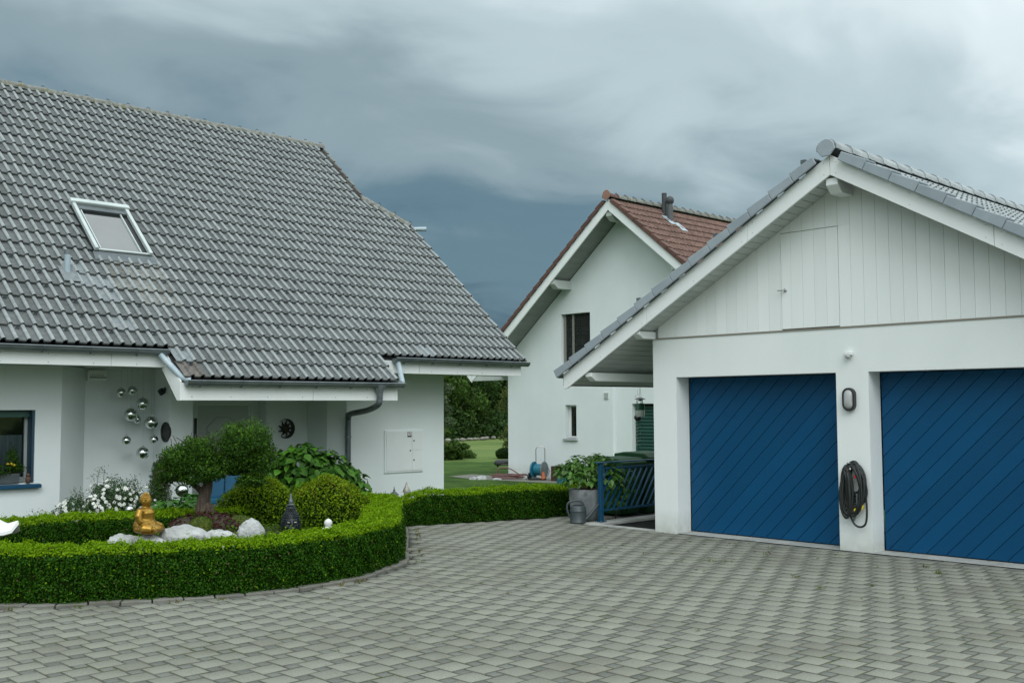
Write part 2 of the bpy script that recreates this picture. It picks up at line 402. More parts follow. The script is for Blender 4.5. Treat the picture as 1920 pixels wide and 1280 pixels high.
MT['azalea_red'] = leafmat('azalea_bronze_leaf', (0.13, 0.12, 0.010), (0.18, 0.22, 0.010))
MT['hydrangea'] = mat('hydrangea_leaf', (0.045, 0.145, 0.012), (0.085, 0.210, 0.022), 9, 0.5, rand='obj', rv=0.35, leaf=0.25, spec=0.2)
MT['hydrangea_in'] = leafmat('hydrangea_inner_leaf', (0.018, 0.070, 0.008), (0.060, 0.155, 0.020), 0.25)
MT['conifer'] = leafmat('conifer_scale', (0.022, 0.055, 0.010), (0.055, 0.110, 0.020))
MT['shrub_w'] = leafmat('potentilla_leaf', (0.032, 0.072, 0.026), (0.085, 0.155, 0.060))
MT['purple'] = leafmat('purple_leaf', (0.030, 0.009, 0.010), (0.070, 0.022, 0.020), 0.2)
MT['fresh'] = leafmat('soft_leaf', (0.040, 0.135, 0.022), (0.085, 0.215, 0.036), 0.3)
MT['weed'] = leafmat('weed_blade', (0.075, 0.110, 0.022), (0.15, 0.19, 0.04), 0.3)
MT['dry'] = leafmat('dry_weed', (0.14, 0.085, 0.05), (0.21, 0.15, 0.07), 0.2)
MT['far1'] = leafmat('forest_leaf', (0.016, 0.042, 0.010), (0.042, 0.088, 0.017), 0.25)
MT['far2'] = leafmat('forest_fresh_leaf', (0.040, 0.085, 0.016), (0.080, 0.150, 0.026), 0.25)
MT['far3'] = leafmat('willow_leaf', (0.060, 0.092, 0.048), (0.105, 0.150, 0.080), 0.25)
MT['far4'] = leafmat('olive_leaf', (0.065, 0.095, 0.022), (0.115, 0.145, 0.036), 0.25)
# ================================================================== GROUND, DRIVEWAY, HEDGES
def smooth01(a, b, x):
    t_ = np.clip((x-a)/(b-a), 0, 1); return t_*t_*(3-2*t_)
def ground_z(X, Y):
    X, Y = np.asarray(X, float), np.asarray(Y, float)
    d = np.hypot(np.maximum(0, X-12.6), np.maximum(0, Y-12.3))
    z = -0.05 - 0.35*smooth01(0, 4.0, d)
    r = np.hypot(X, Y)
    z = z - 0.2*smooth01(28, 46, r) - 0.75*smooth01(42, 105, r) + 22.0*smooth01(125, 520, r)
    z = z + 0.05*np.sin(X*0.21+1.0)*np.sin(Y*0.17)*smooth01(20, 40, r)
    return z
def catmull(pts, per=12, closed=False):
    P = np.array(pts, float); n = len(P); out_ = []
    for i in range(n if closed else n-1):
        if closed: a, b, c, d = P[(i-1) % n], P[i], P[(i+1) % n], P[(i+2) % n]
        else: a, b, c, d = P[max(i-1, 0)], P[i], P[i+1], P[min(i+2, n-1)]
        for k in range(per):
            t_ = k/per
            out_.append(0.5*((2*b)+(-a+c)*t_+(2*a-5*b+4*c-d)*t_**2+(-a+3*b-3*c+d)*t_**3))
    if not closed: out_.append(P[-1])
    return np.array(out_)
PIT = (11.56, 16.5, 9.0, 10.12)          # sunken stairs beside the garage
gx = sorted(set([-900, -500, -300, -200, -140, -100, -70, -50, -35, -25, -18, -12, -6, -2] + [float(i) for i in range(0, 40)] + [11.56, 16.5, 42, 44, 47, 50, 54, 58, 63, 68, 74, 80, 88, 96, 105, 115, 125, 140, 160, 190, 230, 280, 340, 420, 520, 700, 1000]))
gy = sorted(set([-900, -500, -300, -200, -140, -100, -70, -50, -35, -25, -18, -12, -6, -2] + [float(i) for i in range(0, 40)] + [10.12, 42, 44, 47, 50, 54, 58, 63, 68, 74, 80, 88, 96, 105, 115, 125, 140, 160, 190, 230, 280, 340, 420, 520, 700, 1000]))
GX, GY = np.meshgrid(gx, gy, indexing='ij')
GV = np.stack([GX, GY, ground_z(GX, GY)], -1).reshape(-1, 3)
nyl = len(gy)
near_f, far_f = [], []
for i in range(len(gx)-1):
    for j in range(nyl-1):
        cx, cy = (gx[i]+gx[i+1])/2, (gy[j]+gy[j+1])/2
        if PIT[0]-.001 < cx < PIT[1]+.001 and PIT[2]-.001 < cy < PIT[3]+.001: continue
        q = (i*nyl+j, (i+1)*nyl+j, (i+1)*nyl+j+1, i*nyl+j+1)
        (near_f if math.hypot(cx, cy) < 45 else far_f).append(q)
MT['lawn'] = mat('lawn_grass', (0.030, 0.075, 0.010), (0.058, 0.120, 0.016), 1.4, 0.9, 0.9, 45, detail=8, c3=(0.075, 0.145, 0.022), s3=0.35, t3=(0.45, 0.62), bdist=0.05, spec=0.2)
MT['field'] = mat('meadow_grass', (0.085, 0.140, 0.036), (0.125, 0.185, 0.052), 0.25, 0.95, 0.5, 6, detail=8, c3=(0.155, 0.200, 0.070), s3=0.08, t3=(0.45, 0.65), bdist=0.1, spec=0.1)
struct(link('lawn', mesh_np('lawn', GV, near_f, MT['lawn'])))
struct(link('field', mesh_np('field', GV, far_f, MT['field'])))

# ---- hedge ring round the flower bed: centre line
RING = catmull([(3.22,10.5),(3.37,9.92),(3.68,9.61),(3.98,9.45),(4.3,9.22),(4.65,9.08),(5.12,8.88),(5.47,8.85),(5.88,8.89),(6.15,8.92),(6.38,9.03),(6.73,9.22),(7.02,9.39),(7.4,9.86),(7.89,10.49),(8.55,11.31),(9.08,12.03),(9.2,12.35),(9.05,12.62),(8.75,12.62),(8.3,12.3),(7.5,11.95),(6.7,11.8),(5.85,12.06),(4.7,12.4),(3.9,12.4),(3.4,11.9),(3.2,11.2)], 12, True)
def offset_path(path, d, closed=True):
    n = len(path); out_ = []
    for i in range(n):
        a = path[(i-1) % n] if closed else path[max(i-1, 0)]
        b = path[(i+1) % n] if closed else path[min(i+1, n-1)]
        t_ = b-a; t_ = t_/np.linalg.norm(t_)
        out_.append(path[i]+d*np.array([t_[1], -t_[0]]))
    return np.array(out_)
def in_poly(P, poly):
    x, y = P[:, 0], P[:, 1]; c = np.zeros(len(P), bool)
    j = len(poly)-1
    for i in range(len(poly)):
        xi, yi = poly[i]; xj, yj = poly[j]
        k = ((yi > y) != (yj > y)) & (x < (xj-xi)*(y-yi)/(yj-yi+1e-12)+xi)
        c ^= k; j = i
    return c
def dist_path(P, path, closed=True):
    Q = path; best = np.full(len(P), 1e9)
    for i in range(len(Q) if closed else len(Q)-1):
        a, b = Q[i], Q[(i+1) % len(Q)]
        ab = b-a; t_ = np.clip(((P-a) @ ab)/(ab @ ab+1e-12), 0, 1)
        best = np.minimum(best, np.hypot(*(P-(a+t_[:, None]*ab)).T))
    return best

# ---- driveway: sand bed + interlocking 20 cm and 10 cm concrete pavers laid in a pinwheel
MT['sand'] = mat('joint_sand', (0.030, 0.032, 0.024), (0.060, 0.060, 0.048), 9, 0.95, 0.6, 80, c3=(0.055, 0.075, 0.028), s3=3.0, t3=(0.56, 0.68))
PV = dict(scale=170.0, rough=0.92, bump=0.6, bscale=260, detail=2.0, spec=0.15, bdist=0.004)
MT['paver'] = mat('paver', (0.165, 0.171, 0.142), (0.285, 0.291, 0.248), rand='obj', rv=0.10, c3=(0.155, 0.152, 0.118), s3=0.7, t3=(0.48, 0.80), **PV)
MT['paver_all'] = mat('paver_field', (0.165, 0.171, 0.142), (0.285, 0.291, 0.248), rand='island', rv=0.10, c3=(0.155, 0.152, 0.118), s3=0.7, t3=(0.48, 0.80), **PV)
MT['paver_s'] = mat('small_paver', (0.108, 0.117, 0.104), (0.190, 0.200, 0.180), rand='obj', rv=0.15, **PV)
MT['paver_s_all'] = mat('small_paver_field', (0.108, 0.117, 0.104), (0.190, 0.200, 0.180), rand='island', rv=0.15, **PV)
MT['paver_edge'] = mat('dirty_paver_edge', (0.066, 0.068, 0.050), (0.125, 0.125, 0.098), 5, 0.95, c3=(0.060, 0.072, 0.030), s3=1.8, t3=(0.52, 0.66))
dmb = MB()
dmb.add([(-14,-14,-.016),(11.55,-14,-.016),(11.55,11.42,-.016),(9.35,12.06,-.016),(8.9,13.0,-.016),(-14,13.0,-.016)], [(0,1,2,3,4,5)])
dmb.add([(11.55,10.13,-.016),(12.45,10.13,-.016),(12.45,11.16,-.016),(11.55,11.42,-.016)], [(0,1,2,3)])
drive = struct(build(dmb, 'driveway', MT['sand']))
def paver_mesh(name, s, m_):
    g = s/2-0.0038; t_ = g-0.0065
    V = [(-g,-g,-.03),(g,-g,-.03),(g,g,-.03),(-g,g,-.03),(-g,-g,-.006),(g,-g,-.006),(g,g,-.006),(-g,g,-.006),(-t_,-t_,0),(t_,-t_,0),(t_,t_,0),(-t_,t_,0)]
    F = [(0,1,5,4),(1,2,6,5),(2,3,7,6),(3,0,4,7),(4,5,9,8),(5,6,10,9),(6,7,11,10),(7,4,8,11),(8,9,10,11)]
    return V, F, [0, 0, 0, 0, 1, 1, 1, 1, 0]
ii, jj = np.meshgrid(np.arange(-160, 161), np.arange(-160, 161), indexing='ij')
bx0, by0 = 2.683, 6.815
LX = bx0 + 0.2*ii + 0.1*jj; LY = by0 + 0.1*ii - 0.2*jj
big = np.stack([LX.ravel()+.1, LY.ravel()+.1], -1); small = np.stack([LX.ravel()-.05, LY.ravel()+.15], -1)
def cam_px(P):
    d = np.c_[P, np.zeros(len(P))] - np.array([0, 0, 1.7])
    M3 = np.array([list(rt2), list(up2), list(fw)])
    q = d @ M3.T
    w = np.maximum(q[:, 2], 1e-3)
    return 960+1958.46*q[:, 0]/w, 640-1958.46*q[:, 1]/w, q[:, 2]
def keep(P, half):
    u, v, w = cam_px(P)
    ok = (w > 1.2) & (u > -1100) & (u < 3100) & (v < 1800)
    ok &= (P[:, 0] < 11.385-half) | ((P[:, 1] > 10.16+half) & (P[:, 0] < 12.4) )
    ok &= P[:, 1] < 11.93-0.286*(P[:, 0]-9.43)
    ok &= P[:, 1] < 12.6
    k = np.where(ok)[0]
    k = k[~in_poly(P[k], RING)]
    k = k[dist_path(P[k], RING) > 0.325+half*.4]
    return P[k]
big, small = keep(big, .1), keep(small, .05)
def lay(P, s, name, m_obj, m_all, n_single, zs):
    V, F, MI = paver_mesh(name, s, None)
    u, v, w = cam_px(P)
    vis = (u > -20) & (u < 1940) & (v < 1295)
    order = np.argsort(np.where(vis, w, w+1000)); P = P[order]
    me = mesh_np(name, V, F, [m_obj, MT['paver_edge']], mi=MI)
    for p in P[:n_single]:
        o = link(name, me, drive, (p[0], p[1], rng.normal(0, zs)))
        o.rotation_euler = (rng.normal(0, .006), rng.normal(0, .006), rng.normal(0, .006))
    Q = P[n_single:]
    V = np.array(V); F = np.array(F)
    tx, ty = rng.normal(0, .006, len(Q)), rng.normal(0, .006, len(Q))
    AV = np.repeat(V[None], len(Q), 0)
    AV[:, :, 2] += AV[:, :, 0]*tx[:, None] + AV[:, :, 1]*ty[:, None] + rng.normal(0, zs, len(Q))[:, None]
    AV[:, :, 0] += Q[:, 0, None]; AV[:, :, 1] += Q[:, 1, None]
    AF = (F[None] + (np.arange(len(Q))*len(V))[:, None, None]).reshape(-1, 4)
    stuff(link(name+'_field', mesh_np(name+'_field', AV.reshape(-1, 3), AF, [m_all, MT['paver_edge']], mi=np.tile(MI, len(Q))), drive))
lay(big, 0.2, 'paver', MT['paver'], MT['paver_all'], 300, 0.0012)
lay(small, 0.1, 'small_paver', MT['paver_s'], MT['paver_s_all'], 300, 0.0012)

build(MB().box((11.16,-3.0,-.03), (11.386,9.0,-.0045)), 'cut_course', MT['paver_s'], drive)
# ---- edging stones round the hedge bed
MT['edging'] = mat('edging_concrete', (0.13, 0.13, 0.11), (0.20, 0.20, 0.175), 6, 0.92, 0.4, 120, rand='obj', rv=0.15, c3=(0.09, 0.085, 0.06), s3=3, t3=(0.5, 0.7))
edge = struct(build(MB().add([(RING[i][0], RING[i][1], -.02) for i in range(len(RING))], [tuple(range(len(RING)))]), 'bed_edging', MT['soil']))
# ring runs counter-clockwise, so +d lies outside
EO, EI = offset_path(RING, 0.325), offset_path(RING, 0.2)
seg = np.hypot(*np.diff(np.vstack([EO, EO[:1]]), axis=0).T); cum = np.r_[0, np.cumsum(seg)]
def at_s(path, s):
    s = s % cum[-1]; i = min(np.searchsorted(cum, s, side='right')-1, len(path)-1)
    f = (s-cum[i])/seg[i]; return path[i]*(1-f)+path[(i+1) % len(path)]*f
s0, k = 0.0, 0
while s0 < cum[-1]-0.1:
    s1 = s0+0.262
    a0, a1, b0, b1 = at_s(EO, s0+.004), at_s(EO, s1-.004), at_s(EI, s0+.004), at_s(EI, s1-.004)
    pm = (a0+b1)/2
    if pm[1] < 12.2 or pm[0] > 8.7:
        e = MB().prism([(a0[0],a0[1],-.03),(a1[0],a1[1],-.03),(b1[0],b1[1],-.03),(b0[0],b0[1],-.03)], (0,0,.048+rng.normal(0,.003)))
        build(e, 'edging_stone', MT['edging'], edge, bevel=.006)
    s0 = s1+0.006; k += 1

# ------------------------------------------------------------------ leaves
def leaves(P, Nn, L, W, spread=0.8, fold=0.25, upright=0.0, jl=0.3):
    n = len(P)
    nn = Nn + rng.normal(0, spread, (n, 3)); nn[:, 2] += upright
    nn /= np.linalg.norm(nn, axis=1, keepdims=True)+1e-9
    a = np.cross(nn, rng.normal(0, 1, (n, 3))); a /= np.linalg.norm(a, axis=1, keepdims=True)+1e-9
    b = np.cross(nn, a)
    l_ = (L*(1+rng.uniform(-jl, jl, n)))[:, None]; w_ = (W*(1+rng.uniform(-jl, jl, n)))[:, None]
    V = np.stack([P-a*l_*.5, P+b*w_*.5+nn*w_*fold, P+a*l_*.5, P-b*w_*.5+nn*w_*fold], 1).reshape(-1, 3)
    F = np.arange(4*n).reshape(-1, 4)
    return V, F
def hedge(name, path, closed, w, h_fn, dens, label):
    path = np.asarray(path)
    pp = np.vstack([path, path[:1]]) if closed else path
    sg = np.hypot(*np.diff(pp, axis=0).T); cm = np.r_[0, np.cumsum(sg)]; tot = cm[-1]
    ang = np.linspace(0, math.pi, 60); ne = 7.0
    cs = np.sign(np.cos(ang))*np.abs(np.cos(ang))**(2/ne); sn = np.abs(np.sin(ang))**(2/ne)
    def section(s):
        i = np.clip(np.searchsorted(cm, s, side='right')-1, 0, len(sg)-1)
        f = ((s-cm[i])/sg[i])[:, None]
        c = pp[i]*(1-f)+pp[i+1]*f
        t_ = (pp[i+1]-pp[i])/sg[i][:, None]
        ww = np.full(len(s), w)
        if not closed:
            e = np.minimum(s, tot-s); ww = w*np.sqrt(np.clip(1-(1-np.clip(e/(w*.9), 0, 1))**2, 0.02, 1))
        return c, np.stack([t_[:, 1], -t_[:, 0]], 1), ww
    hm = h_fn(pp[:, 0], pp[:, 1]).mean()
    xs, zs = cs*w, sn*hm
    dl = np.hypot(np.diff(xs), np.diff(zs)); cl = np.r_[0, np.cumsum(dl)]
    n = int(dens*tot*cl[-1])
    s = rng.uniform(0, tot, n); u = rng.uniform(0, cl[-1], n)
    k_ = np.clip(np.searchsorted(cl, u, side='right')-1, 0, len(dl)-1); f = (u-cl[k_])/dl[k_]
    x = cs[k_]*(1-f)+cs[k_+1]*f; z = sn[k_]*(1-f)+sn[k_+1]*f
    nx = zs[k_+1]-zs[k_]; nz = -(xs[k_+1]-xs[k_]); ln = np.hypot(nx, nz)+1e-9; nx, nz = nx/ln, nz/ln
    c, nr, ww = section(s)
    H = h_fn(c[:, 0], c[:, 1]); gz = np.minimum(ground_z(c[:, 0], c[:, 1])+.05, 0)
    bump = 0.012*np.sin(s*7+x*5)+0.011*np.sin(s*17+z*9+1)+0.011*np.sin(s*29+u*11)+0.010*np.sin(s*41+u*23+2)
    gap = (np.sin(s*13.7+u*9.1)*np.sin(s*5.3-u*17.0+1.3)+.5*np.sin(s*31+u*27)) > 0.98
    dep = np.minimum(np.abs(rng.normal(0, .022, n)), .07)-bump
    dep = dep+np.where(gap & (rng.uniform(0,1,n) < .8), 0.075, 0)
    P = np.zeros((n, 3)); P[:, :2] = c + nr*(x*ww)[:, None]; P[:, 2] = gz + z*H
    Nn = np.stack([nr[:, 0]*nx, nr[:, 1]*nx, nz], 1)
    P -= Nn*dep[:, None]
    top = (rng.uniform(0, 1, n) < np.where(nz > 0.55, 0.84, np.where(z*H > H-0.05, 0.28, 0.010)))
    P[:, 2] += np.where(top & (nz > .5), rng.exponential(0.009, n), 0)
    L = np.where(top, 0.028, 0.024)
    V, F = leaves(P, Nn, L, L*.56, 0.75)
    root = thing(name, (float(pp[:, 0].mean()), float(pp[:, 1].mean()), 0), label, 'hedge')
    o = wloc(root)
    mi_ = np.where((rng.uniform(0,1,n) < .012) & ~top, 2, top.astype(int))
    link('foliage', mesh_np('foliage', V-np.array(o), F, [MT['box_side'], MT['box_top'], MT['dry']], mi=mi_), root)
    # woody core
    ns = 160; s = np.linspace(0, tot*(1 if not closed else 1-1/ns), ns)
    if not closed: s = np.linspace(.12, tot-.12, ns)
    c, nr, ww = section(s); H = h_fn(c[:, 0], c[:, 1]); gz = np.minimum(ground_z(c[:, 0], c[:, 1])+.05, 0)
    ks = np.arange(0, 60, 4); V = []
    for q in ks:
        V.append(np.c_[c + nr*(cs[q]*(ww-.065))[:, None], gz+sn[q]*(H-.065)-.01])
    V = np.array(V); m_ = len(ks); F = []
    for a in range(m_-1):
        for b in range(ns if closed else ns-1):
            b2 = (b+1) % ns
            F.append((a*ns+b, a*ns+b2, (a+1)*ns+b2, (a+1)*ns+b))
    link('twigs', mesh_np('twigs', V.reshape(-1, 3)-np.array(o), F, MT['box_core'], smooth=True), root)
    return root
def h_ring(x, y): return 0.465 + 0.0*x - 0.03*smooth01(6.5, 9.0, x)
hedge('box_hedge', RING, True, 0.26, h_ring, 10500, 'long clipped box hedge curving in a ring around the flower bed')
HEDGE2 = catmull([(9.48, 12.30), (10.4, 11.98), (11.2, 11.74), (12.2, 11.46), (13.6, 11.62)], 20)
hedge('box_hedge', HEDGE2, False, 0.28, lambda x, y: (0.46+0.012*np.sin(x*4))*(0.40+0.60*np.sqrt(np.clip((x-9.42)/0.50, 0, 1))), 7600, 'short straight clipped box hedge in front of the lawn, left of the concrete planter')

# ---- soil mound of the bed inside the ring
inner = offset_path(RING, -0.2)
cx0, cy0 = 6.1, 10.95
V = [(cx0, cy0, .29)]; F = []
nr_ = 8; ni = len(inner)
for k in range(1, nr_+1):
    t_ = k/nr_
    for p in inner:
        x, y = cx0+(p[0]-cx0)*t_, cy0+(p[1]-cy0)*t_
        V.append((x, y, .0+.28*max(0, 1-(1.25*t_)**2)+.012*math.sin(x*9)*math.sin(y*11)))
for j in range(ni): F.append((0, 1+j, 1+(j+1) % ni))
for k in range(nr_-1):
    for j in range(ni):
        j2 = (j+1) % ni; F.append((1+k*ni+j, 1+(k+1)*ni+j, 1+(k+1)*ni+j2, 1+k*ni+j2))
struct(build(MB().add(V, F), 'flower_bed_soil', MT['soil'], smooth=180))

# ---- sunken stairs beside the garage
st = MB()
x0, x1, y0, y1 = PIT
st.box((x0-.02, y0-.05, -2.3), (x1, y1+.05, -2.2))
st.box((x0-.12, y0, -2.3), (x0, y1, -.03))
st.box((x1, y0, -2.3), (x1+.1, y1, -.03))
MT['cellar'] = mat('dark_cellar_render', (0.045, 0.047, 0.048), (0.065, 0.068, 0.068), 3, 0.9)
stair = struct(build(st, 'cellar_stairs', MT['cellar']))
for k in range(8):
    build(MB().box((x0+.55+k*.28, y0, -2.2), (x0+.55+(k+1)*.28, y1, -.2-k*.18)), 'step', MT['concrete'], stair, bevel=.006)
build(MB().box((x0-.1, y1, -2.3), (x1+.1, y1+.2, -.03)), 'side_wall', MT['cellar'], stair)
for k in range(9):
    build(MB().box((x0-.1+k*.56, y1-.03, -.03), (x0-.1+k*.56+.552, y1+.23, .012)), 'coping_stone', MT['concrete'], stair, bevel=.006)
build(MB().box((x0-.14, y0+.0, -.05), (x0-.005, y1+.23, .004)), 'edge_stone', MT['concrete'], stair, bevel=.005)
# ================================================================== HOUSE
def wall_grid(brk, top, zb, holes, axis, plane, thick, mb=None):
    """wall in the plane axis=plane ('x' or 'y'); runs along the other axis through brk; holes = (a0,a1,z0,z1);
    thick is signed: the back face lies at plane+thick"""
    mb = mb or MB()
    bs = sorted(set(list(brk)+[h[0] for h in holes]+[h[1] for h in holes]))
    def pt(a, z, d):
        return (plane+d, a, z) if axis == 'x' else (a, plane+d, z)
    for a0, a1 in zip(bs[:-1], bs[1:]):
        am = (a0+a1)/2
        hs = sorted([h for h in holes if h[0]-1e-6 < am < h[1]+1e-6], key=lambda h: h[2])
        iv = []; z = zb
        for h in hs:
            if h[2] > z+1e-6: iv.append((z, z, h[2], h[2]))
            z = h[3]
        iv.append((z, z, top(a0), top(a1)))
        for q0, q1, t0, t1 in iv:
            poly = [pt(a0, q0, 0), pt(a1, q1, 0), pt(a1, t1, 0), pt(a0, t0, 0)]
            vec = (thick, 0, 0) if axis == 'x' else (0, thick, 0)
            mb.prism(poly, vec)
    return mb
def clean(o):
    """drop the faces between neighbouring wall blocks"""
    bm = bmesh.new(); bm.from_mesh(o.data)
    bmesh.ops.remove_doubles(bm, verts=bm.verts, dist=1e-5)
    seen = {}
    for f in bm.faces: seen.setdefault(tuple(sorted(v.index for v in f.verts)), []).append(f)
    dl = [f for fs in seen.values() if len(fs) > 1 for f in fs]
    bmesh.ops.delete(bm, geom=dl, context='FACES')
    bm.to_mesh(o.data); bm.free(); o.data.update()
    return o

FL = -0.42
SL = 0.875; CA = 1/math.sqrt(1+SL*SL); SA = SL*CA
Y0, Z0 = 13.58, 2.53                       # lower tile edge of the main eave
ROW, NROW = 0.3225, 23
YR, ZR = Y0+NROW*ROW*CA, Z0+NROW*ROW*SA     # ridge
def roof_pt(x, s, lift=0.0):                # s metres up the slope from the main eave
    return Vector((x, Y0+s*CA-lift*SA, Z0+s*SA+lift*CA))
house = thing('house', (9.0, 15.0, FL), 'white rendered house with a steep grey tiled roof, behind the curved hedge', 'house')

ztop = lambda a: 2.29
# walls
clean(build(wall_grid([0.5, 5.49], ztop, FL, [(3.55, 5.15, 0.73, 1.695)], 'y', 14.5, 0.3), 'wall', MT['plaster'], house))
build(MB().prism([(5.49,14.5,FL),(6.017,15.027,FL),(6.017,15.30,FL),(5.49,14.80,FL)], (0,0,2.29-FL)), 'corner_wall', MT['plaster'], house)
build(MB().box((6.017,15.03,FL), (7.054,15.3,2.32)), 'recess_wall', MT['plaster'], house)
# porch pier with two round portholes in its flank (wall runs away from the viewer)
clean(build(wall_grid([14.5, 15.56], lambda a: 2.31, FL, [], 'x', 7.056, 0.358), 'porch_pier', MT['plaster'], house))
build(MB().box((7.414,15.56,FL), (8.03,15.8,2.3)), 'porch_wall', MT['plaster'], house)
build(MB().box((8.03,15.56,1.78), (9.14,15.8,2.3)), 'door_lintel', MT['plaster'], house)
build(MB().box((9.0,15.562,FL), (9.139,15.8,1.78)), 'door_jamb', MT['plaster'], house)
build(MB().box((9.141,15.32,FL), (9.94,15.8,2.3)), 'porch_wall', MT['plaster'], house)
build(MB().prism([(9.942,15.6,FL),(9.942,14.734,FL),(10.173,14.5,FL),(10.602,14.5,FL),(10.602,15.6,FL)], (0,0,2.29-FL)), 'corner_wall', MT['plaster'], house)
build(MB().box((10.602,14.5,FL), (12.297,14.8,2.7)), 'wall', MT['plaster'], house)
# gable side and back, closed body under the roof
gb = MB()
gb.prism([(12.0,14.802,FL),(12.0,24.0,FL),(12.0,24.0,2.6),(12.0,YR,ZR-.4),(12.0,14.802,2.95)], (.296,0,0))
build(gb, 'gable_wall', MT['plaster'], house)
gb = MB()
gb.prism([(0.5,14.802,FL),(0.5,24.0,FL),(0.5,24.0,2.6),(0.5,YR,ZR-.4),(0.5,14.802,2.95)], (.3,0,0))
build(gb, 'gable_wall', MT['plaster'], house)
build(MB().box((0.802,23.7,FL), (11.998,24.0,2.6)), 'back_wall', MT['plaster'], house)
build(MB().box((0.82,16.2,FL), (11.9,16.3,3.2)), 'inner_wall', MT['dark'], house)

# window with blue reveal, curtain, sill
win = build(MB().box((3.56,14.69,0.735), (3.62,14.75,1.69)).box((5.085,14.69,0.735), (5.145,14.75,1.69)).box((3.62,14.69,0.735), (5.085,14.75,0.80)).box((3.62,14.69,1.63), (5.085,14.75,1.69)), 'window', MT['frame'], house, bevel=.005)
build(MB().box((5.118,14.515,0.735), (5.146,14.688,1.69)), 'blue_reveal', mat('slate_blue_paint', (.012,.045,.075), (.016,.055,.09), 4, .5), win)
build(MB().box((3.62,14.60,1.60), (5.115,14.685,1.688)), 'blind_box', MT['shutter'], win)
MT['glass'] = mat('dark_glass', (0.010, 0.014, 0.016), rough=0.05, spec=0.6)
gn, gl_ = MT['glass'].node_tree.nodes, MT['glass'].node_tree.links
tr_, go_, fr_, mg_ = gn.new('ShaderNodeBsdfTransparent'), gn.new('ShaderNodeBsdfGlossy'), gn.new('ShaderNodeFresnel'), gn.new('ShaderNodeMixShader')
go_.inputs['Roughness'].default_value = 0.03; tr_.inputs['Color'].default_value = (.75, .80, .80, 1)
gl_.new(fr_.outputs[0], mg_.inputs[0]); gl_.new(tr_.outputs[0], mg_.inputs[1]); gl_.new(go_.outputs[0], mg_.inputs[2])
gl_.new(mg_.outputs[0], gn['Material Output'].inputs['Surface'])
build(MB().box((3.62,14.715,0.80), (5.085,14.721,1.63)), 'pane', MT['glass'], win)
cur = MB(); nx_ = 90
for k in range(nx_):
    xa, xb = 3.62+1.465*k/nx_, 3.62+1.465*(k+1)/nx_
    ya, yb = 14.80+.014*math.sin(k*1.1), 14.80+.014*math.sin((k+1)*1.1)
    cur.add([(xa,ya,.80),(xb,yb,.80),(xb,yb,1.36),(xa,ya,1.36)], [(0,1,2,3)])
build(cur, 'curtain', MT['curtain'], win, smooth=180)
build(MB().box((3.56,14.95,.7), (5.15,14.98,1.7)), 'room_shade', MT['dark'], win)
build(MB().prism([(3.45,14.42,.665),(3.45,14.69,.680),(3.45,14.69,.728),(3.45,14.42,.712)], (1.775,0,0)), 'sill', MT['blue_rail'], win, bevel=.006, seg=2)

# front door with octagonal panel
dr = build(MB().box((8.04,15.63,FL), (8.99,15.68,1.755)), 'door', mat('white_door', (.55,.58,.56), rough=.5), house)
oc = MB()
ow, oz0, oz1, ch = .27, -.05, 1.56, .16
octp = [(8.515-ow,oz0+ch),(8.515-ow,oz1-ch),(8.515-ow+ch,oz1),(8.515+ow-ch,oz1),(8.515+ow,oz1-ch),(8.515+ow,oz0+ch),(8.515+ow-ch,oz0),(8.515-ow+ch,oz0)]
for a, b in zip(octp, octp[1:]+octp[:1]): oc.bar((a[0],15.625,a[1]), (b[0],15.625,b[1]), .02, .018, (0,1,0))
build(oc, 'door_panel', MT['frame'], dr)
build(MB().box((8.03,15.60,FL), (8.06,15.70,1.78)).box((8.97,15.60,FL), (9.0,15.70,1.78)).box((8.06,15.60,1.75), (8.97,15.70,1.78)), 'door_frame', MT['white_paint'], dr)
build(MB().tube([(8.90,15.62,.62),(8.90,15.58,.62),(8.80,15.58,.62)], .011), 'handle', MT['steel'], dr, smooth=60)
# letter slot beside the pier: slim dark glazed strip
build(MB().box((7.98,15.545,.5), (8.02,15.559,1.55)), 'side_light', MT['black'], house)
# portholes in the pier flank
for zc, yc in ((1.36, 14.62), (0.79, 14.78)):
    ph = MB().lathe([(.001,-.02),(.135,-.02),(.148,-.004),(.148,.012),(.128,.012),(.122,-.004),(.001,-.006)], (7.05,yc,zc), 26, axis=(-1,0,0))
    build(ph, 'porthole', MT['black'], house, smooth=40)

# meter cabinet
cab = build(MB().box((10.951,14.478,.577), (11.80,14.499,1.312)), 'meter_cabinet', MT['plaster'], house, bevel=.004)
MT['cab'] = mat('cabinet_enamel', (.70,.74,.735), (.73,.765,.76), 4, .6, spec=.25)
build(MB().box((10.985,14.470,.608), (11.538,14.4775,1.288)), 'cabinet_door', MT['cab'], cab, bevel=.002)
build(MB().box((11.546,14.470,.955), (11.778,14.4775,1.288)), 'cabinet_door', MT['cab'], cab, bevel=.002)
build(MB().box((11.546,14.470,.608), (11.778,14.4775,.947)), 'cabinet_door', MT['cab'], cab, bevel=.002)
for x, z in ((11.505, .95), (11.585, 1.12), (11.585, .785)):
    build(MB().lathe([(.001,.008),(.012,.008),(.014,0)], (x,14.470,z), 10, axis=(0,-1,0)), 'lock', MT['black'], cab)
lg = MB().box((11.44,14.4675,1.185), (11.53,14.4695,1.275), 0).box((11.445,14.4660,1.19), (11.525,14.4672,1.208), 1)
lg.add([(11.447,14.4665,1.27),(11.523,14.4665,1.27),(11.523,14.4665,1.212),(11.447,14.4665,1.212)], [(0,1,2,3)], 2)
lg.prism([(11.46,14.4655,1.258),(11.505,14.4655,1.225),(11.512,14.4655,1.233),(11.468,14.4655,1.264)], (0,-.001,0), 1)
build(lg, 'emblem', [MT['black'], mat('emblem_dark', (.05,.05,.05)), mat('emblem_pale', (.62,.60,.58))], cab)

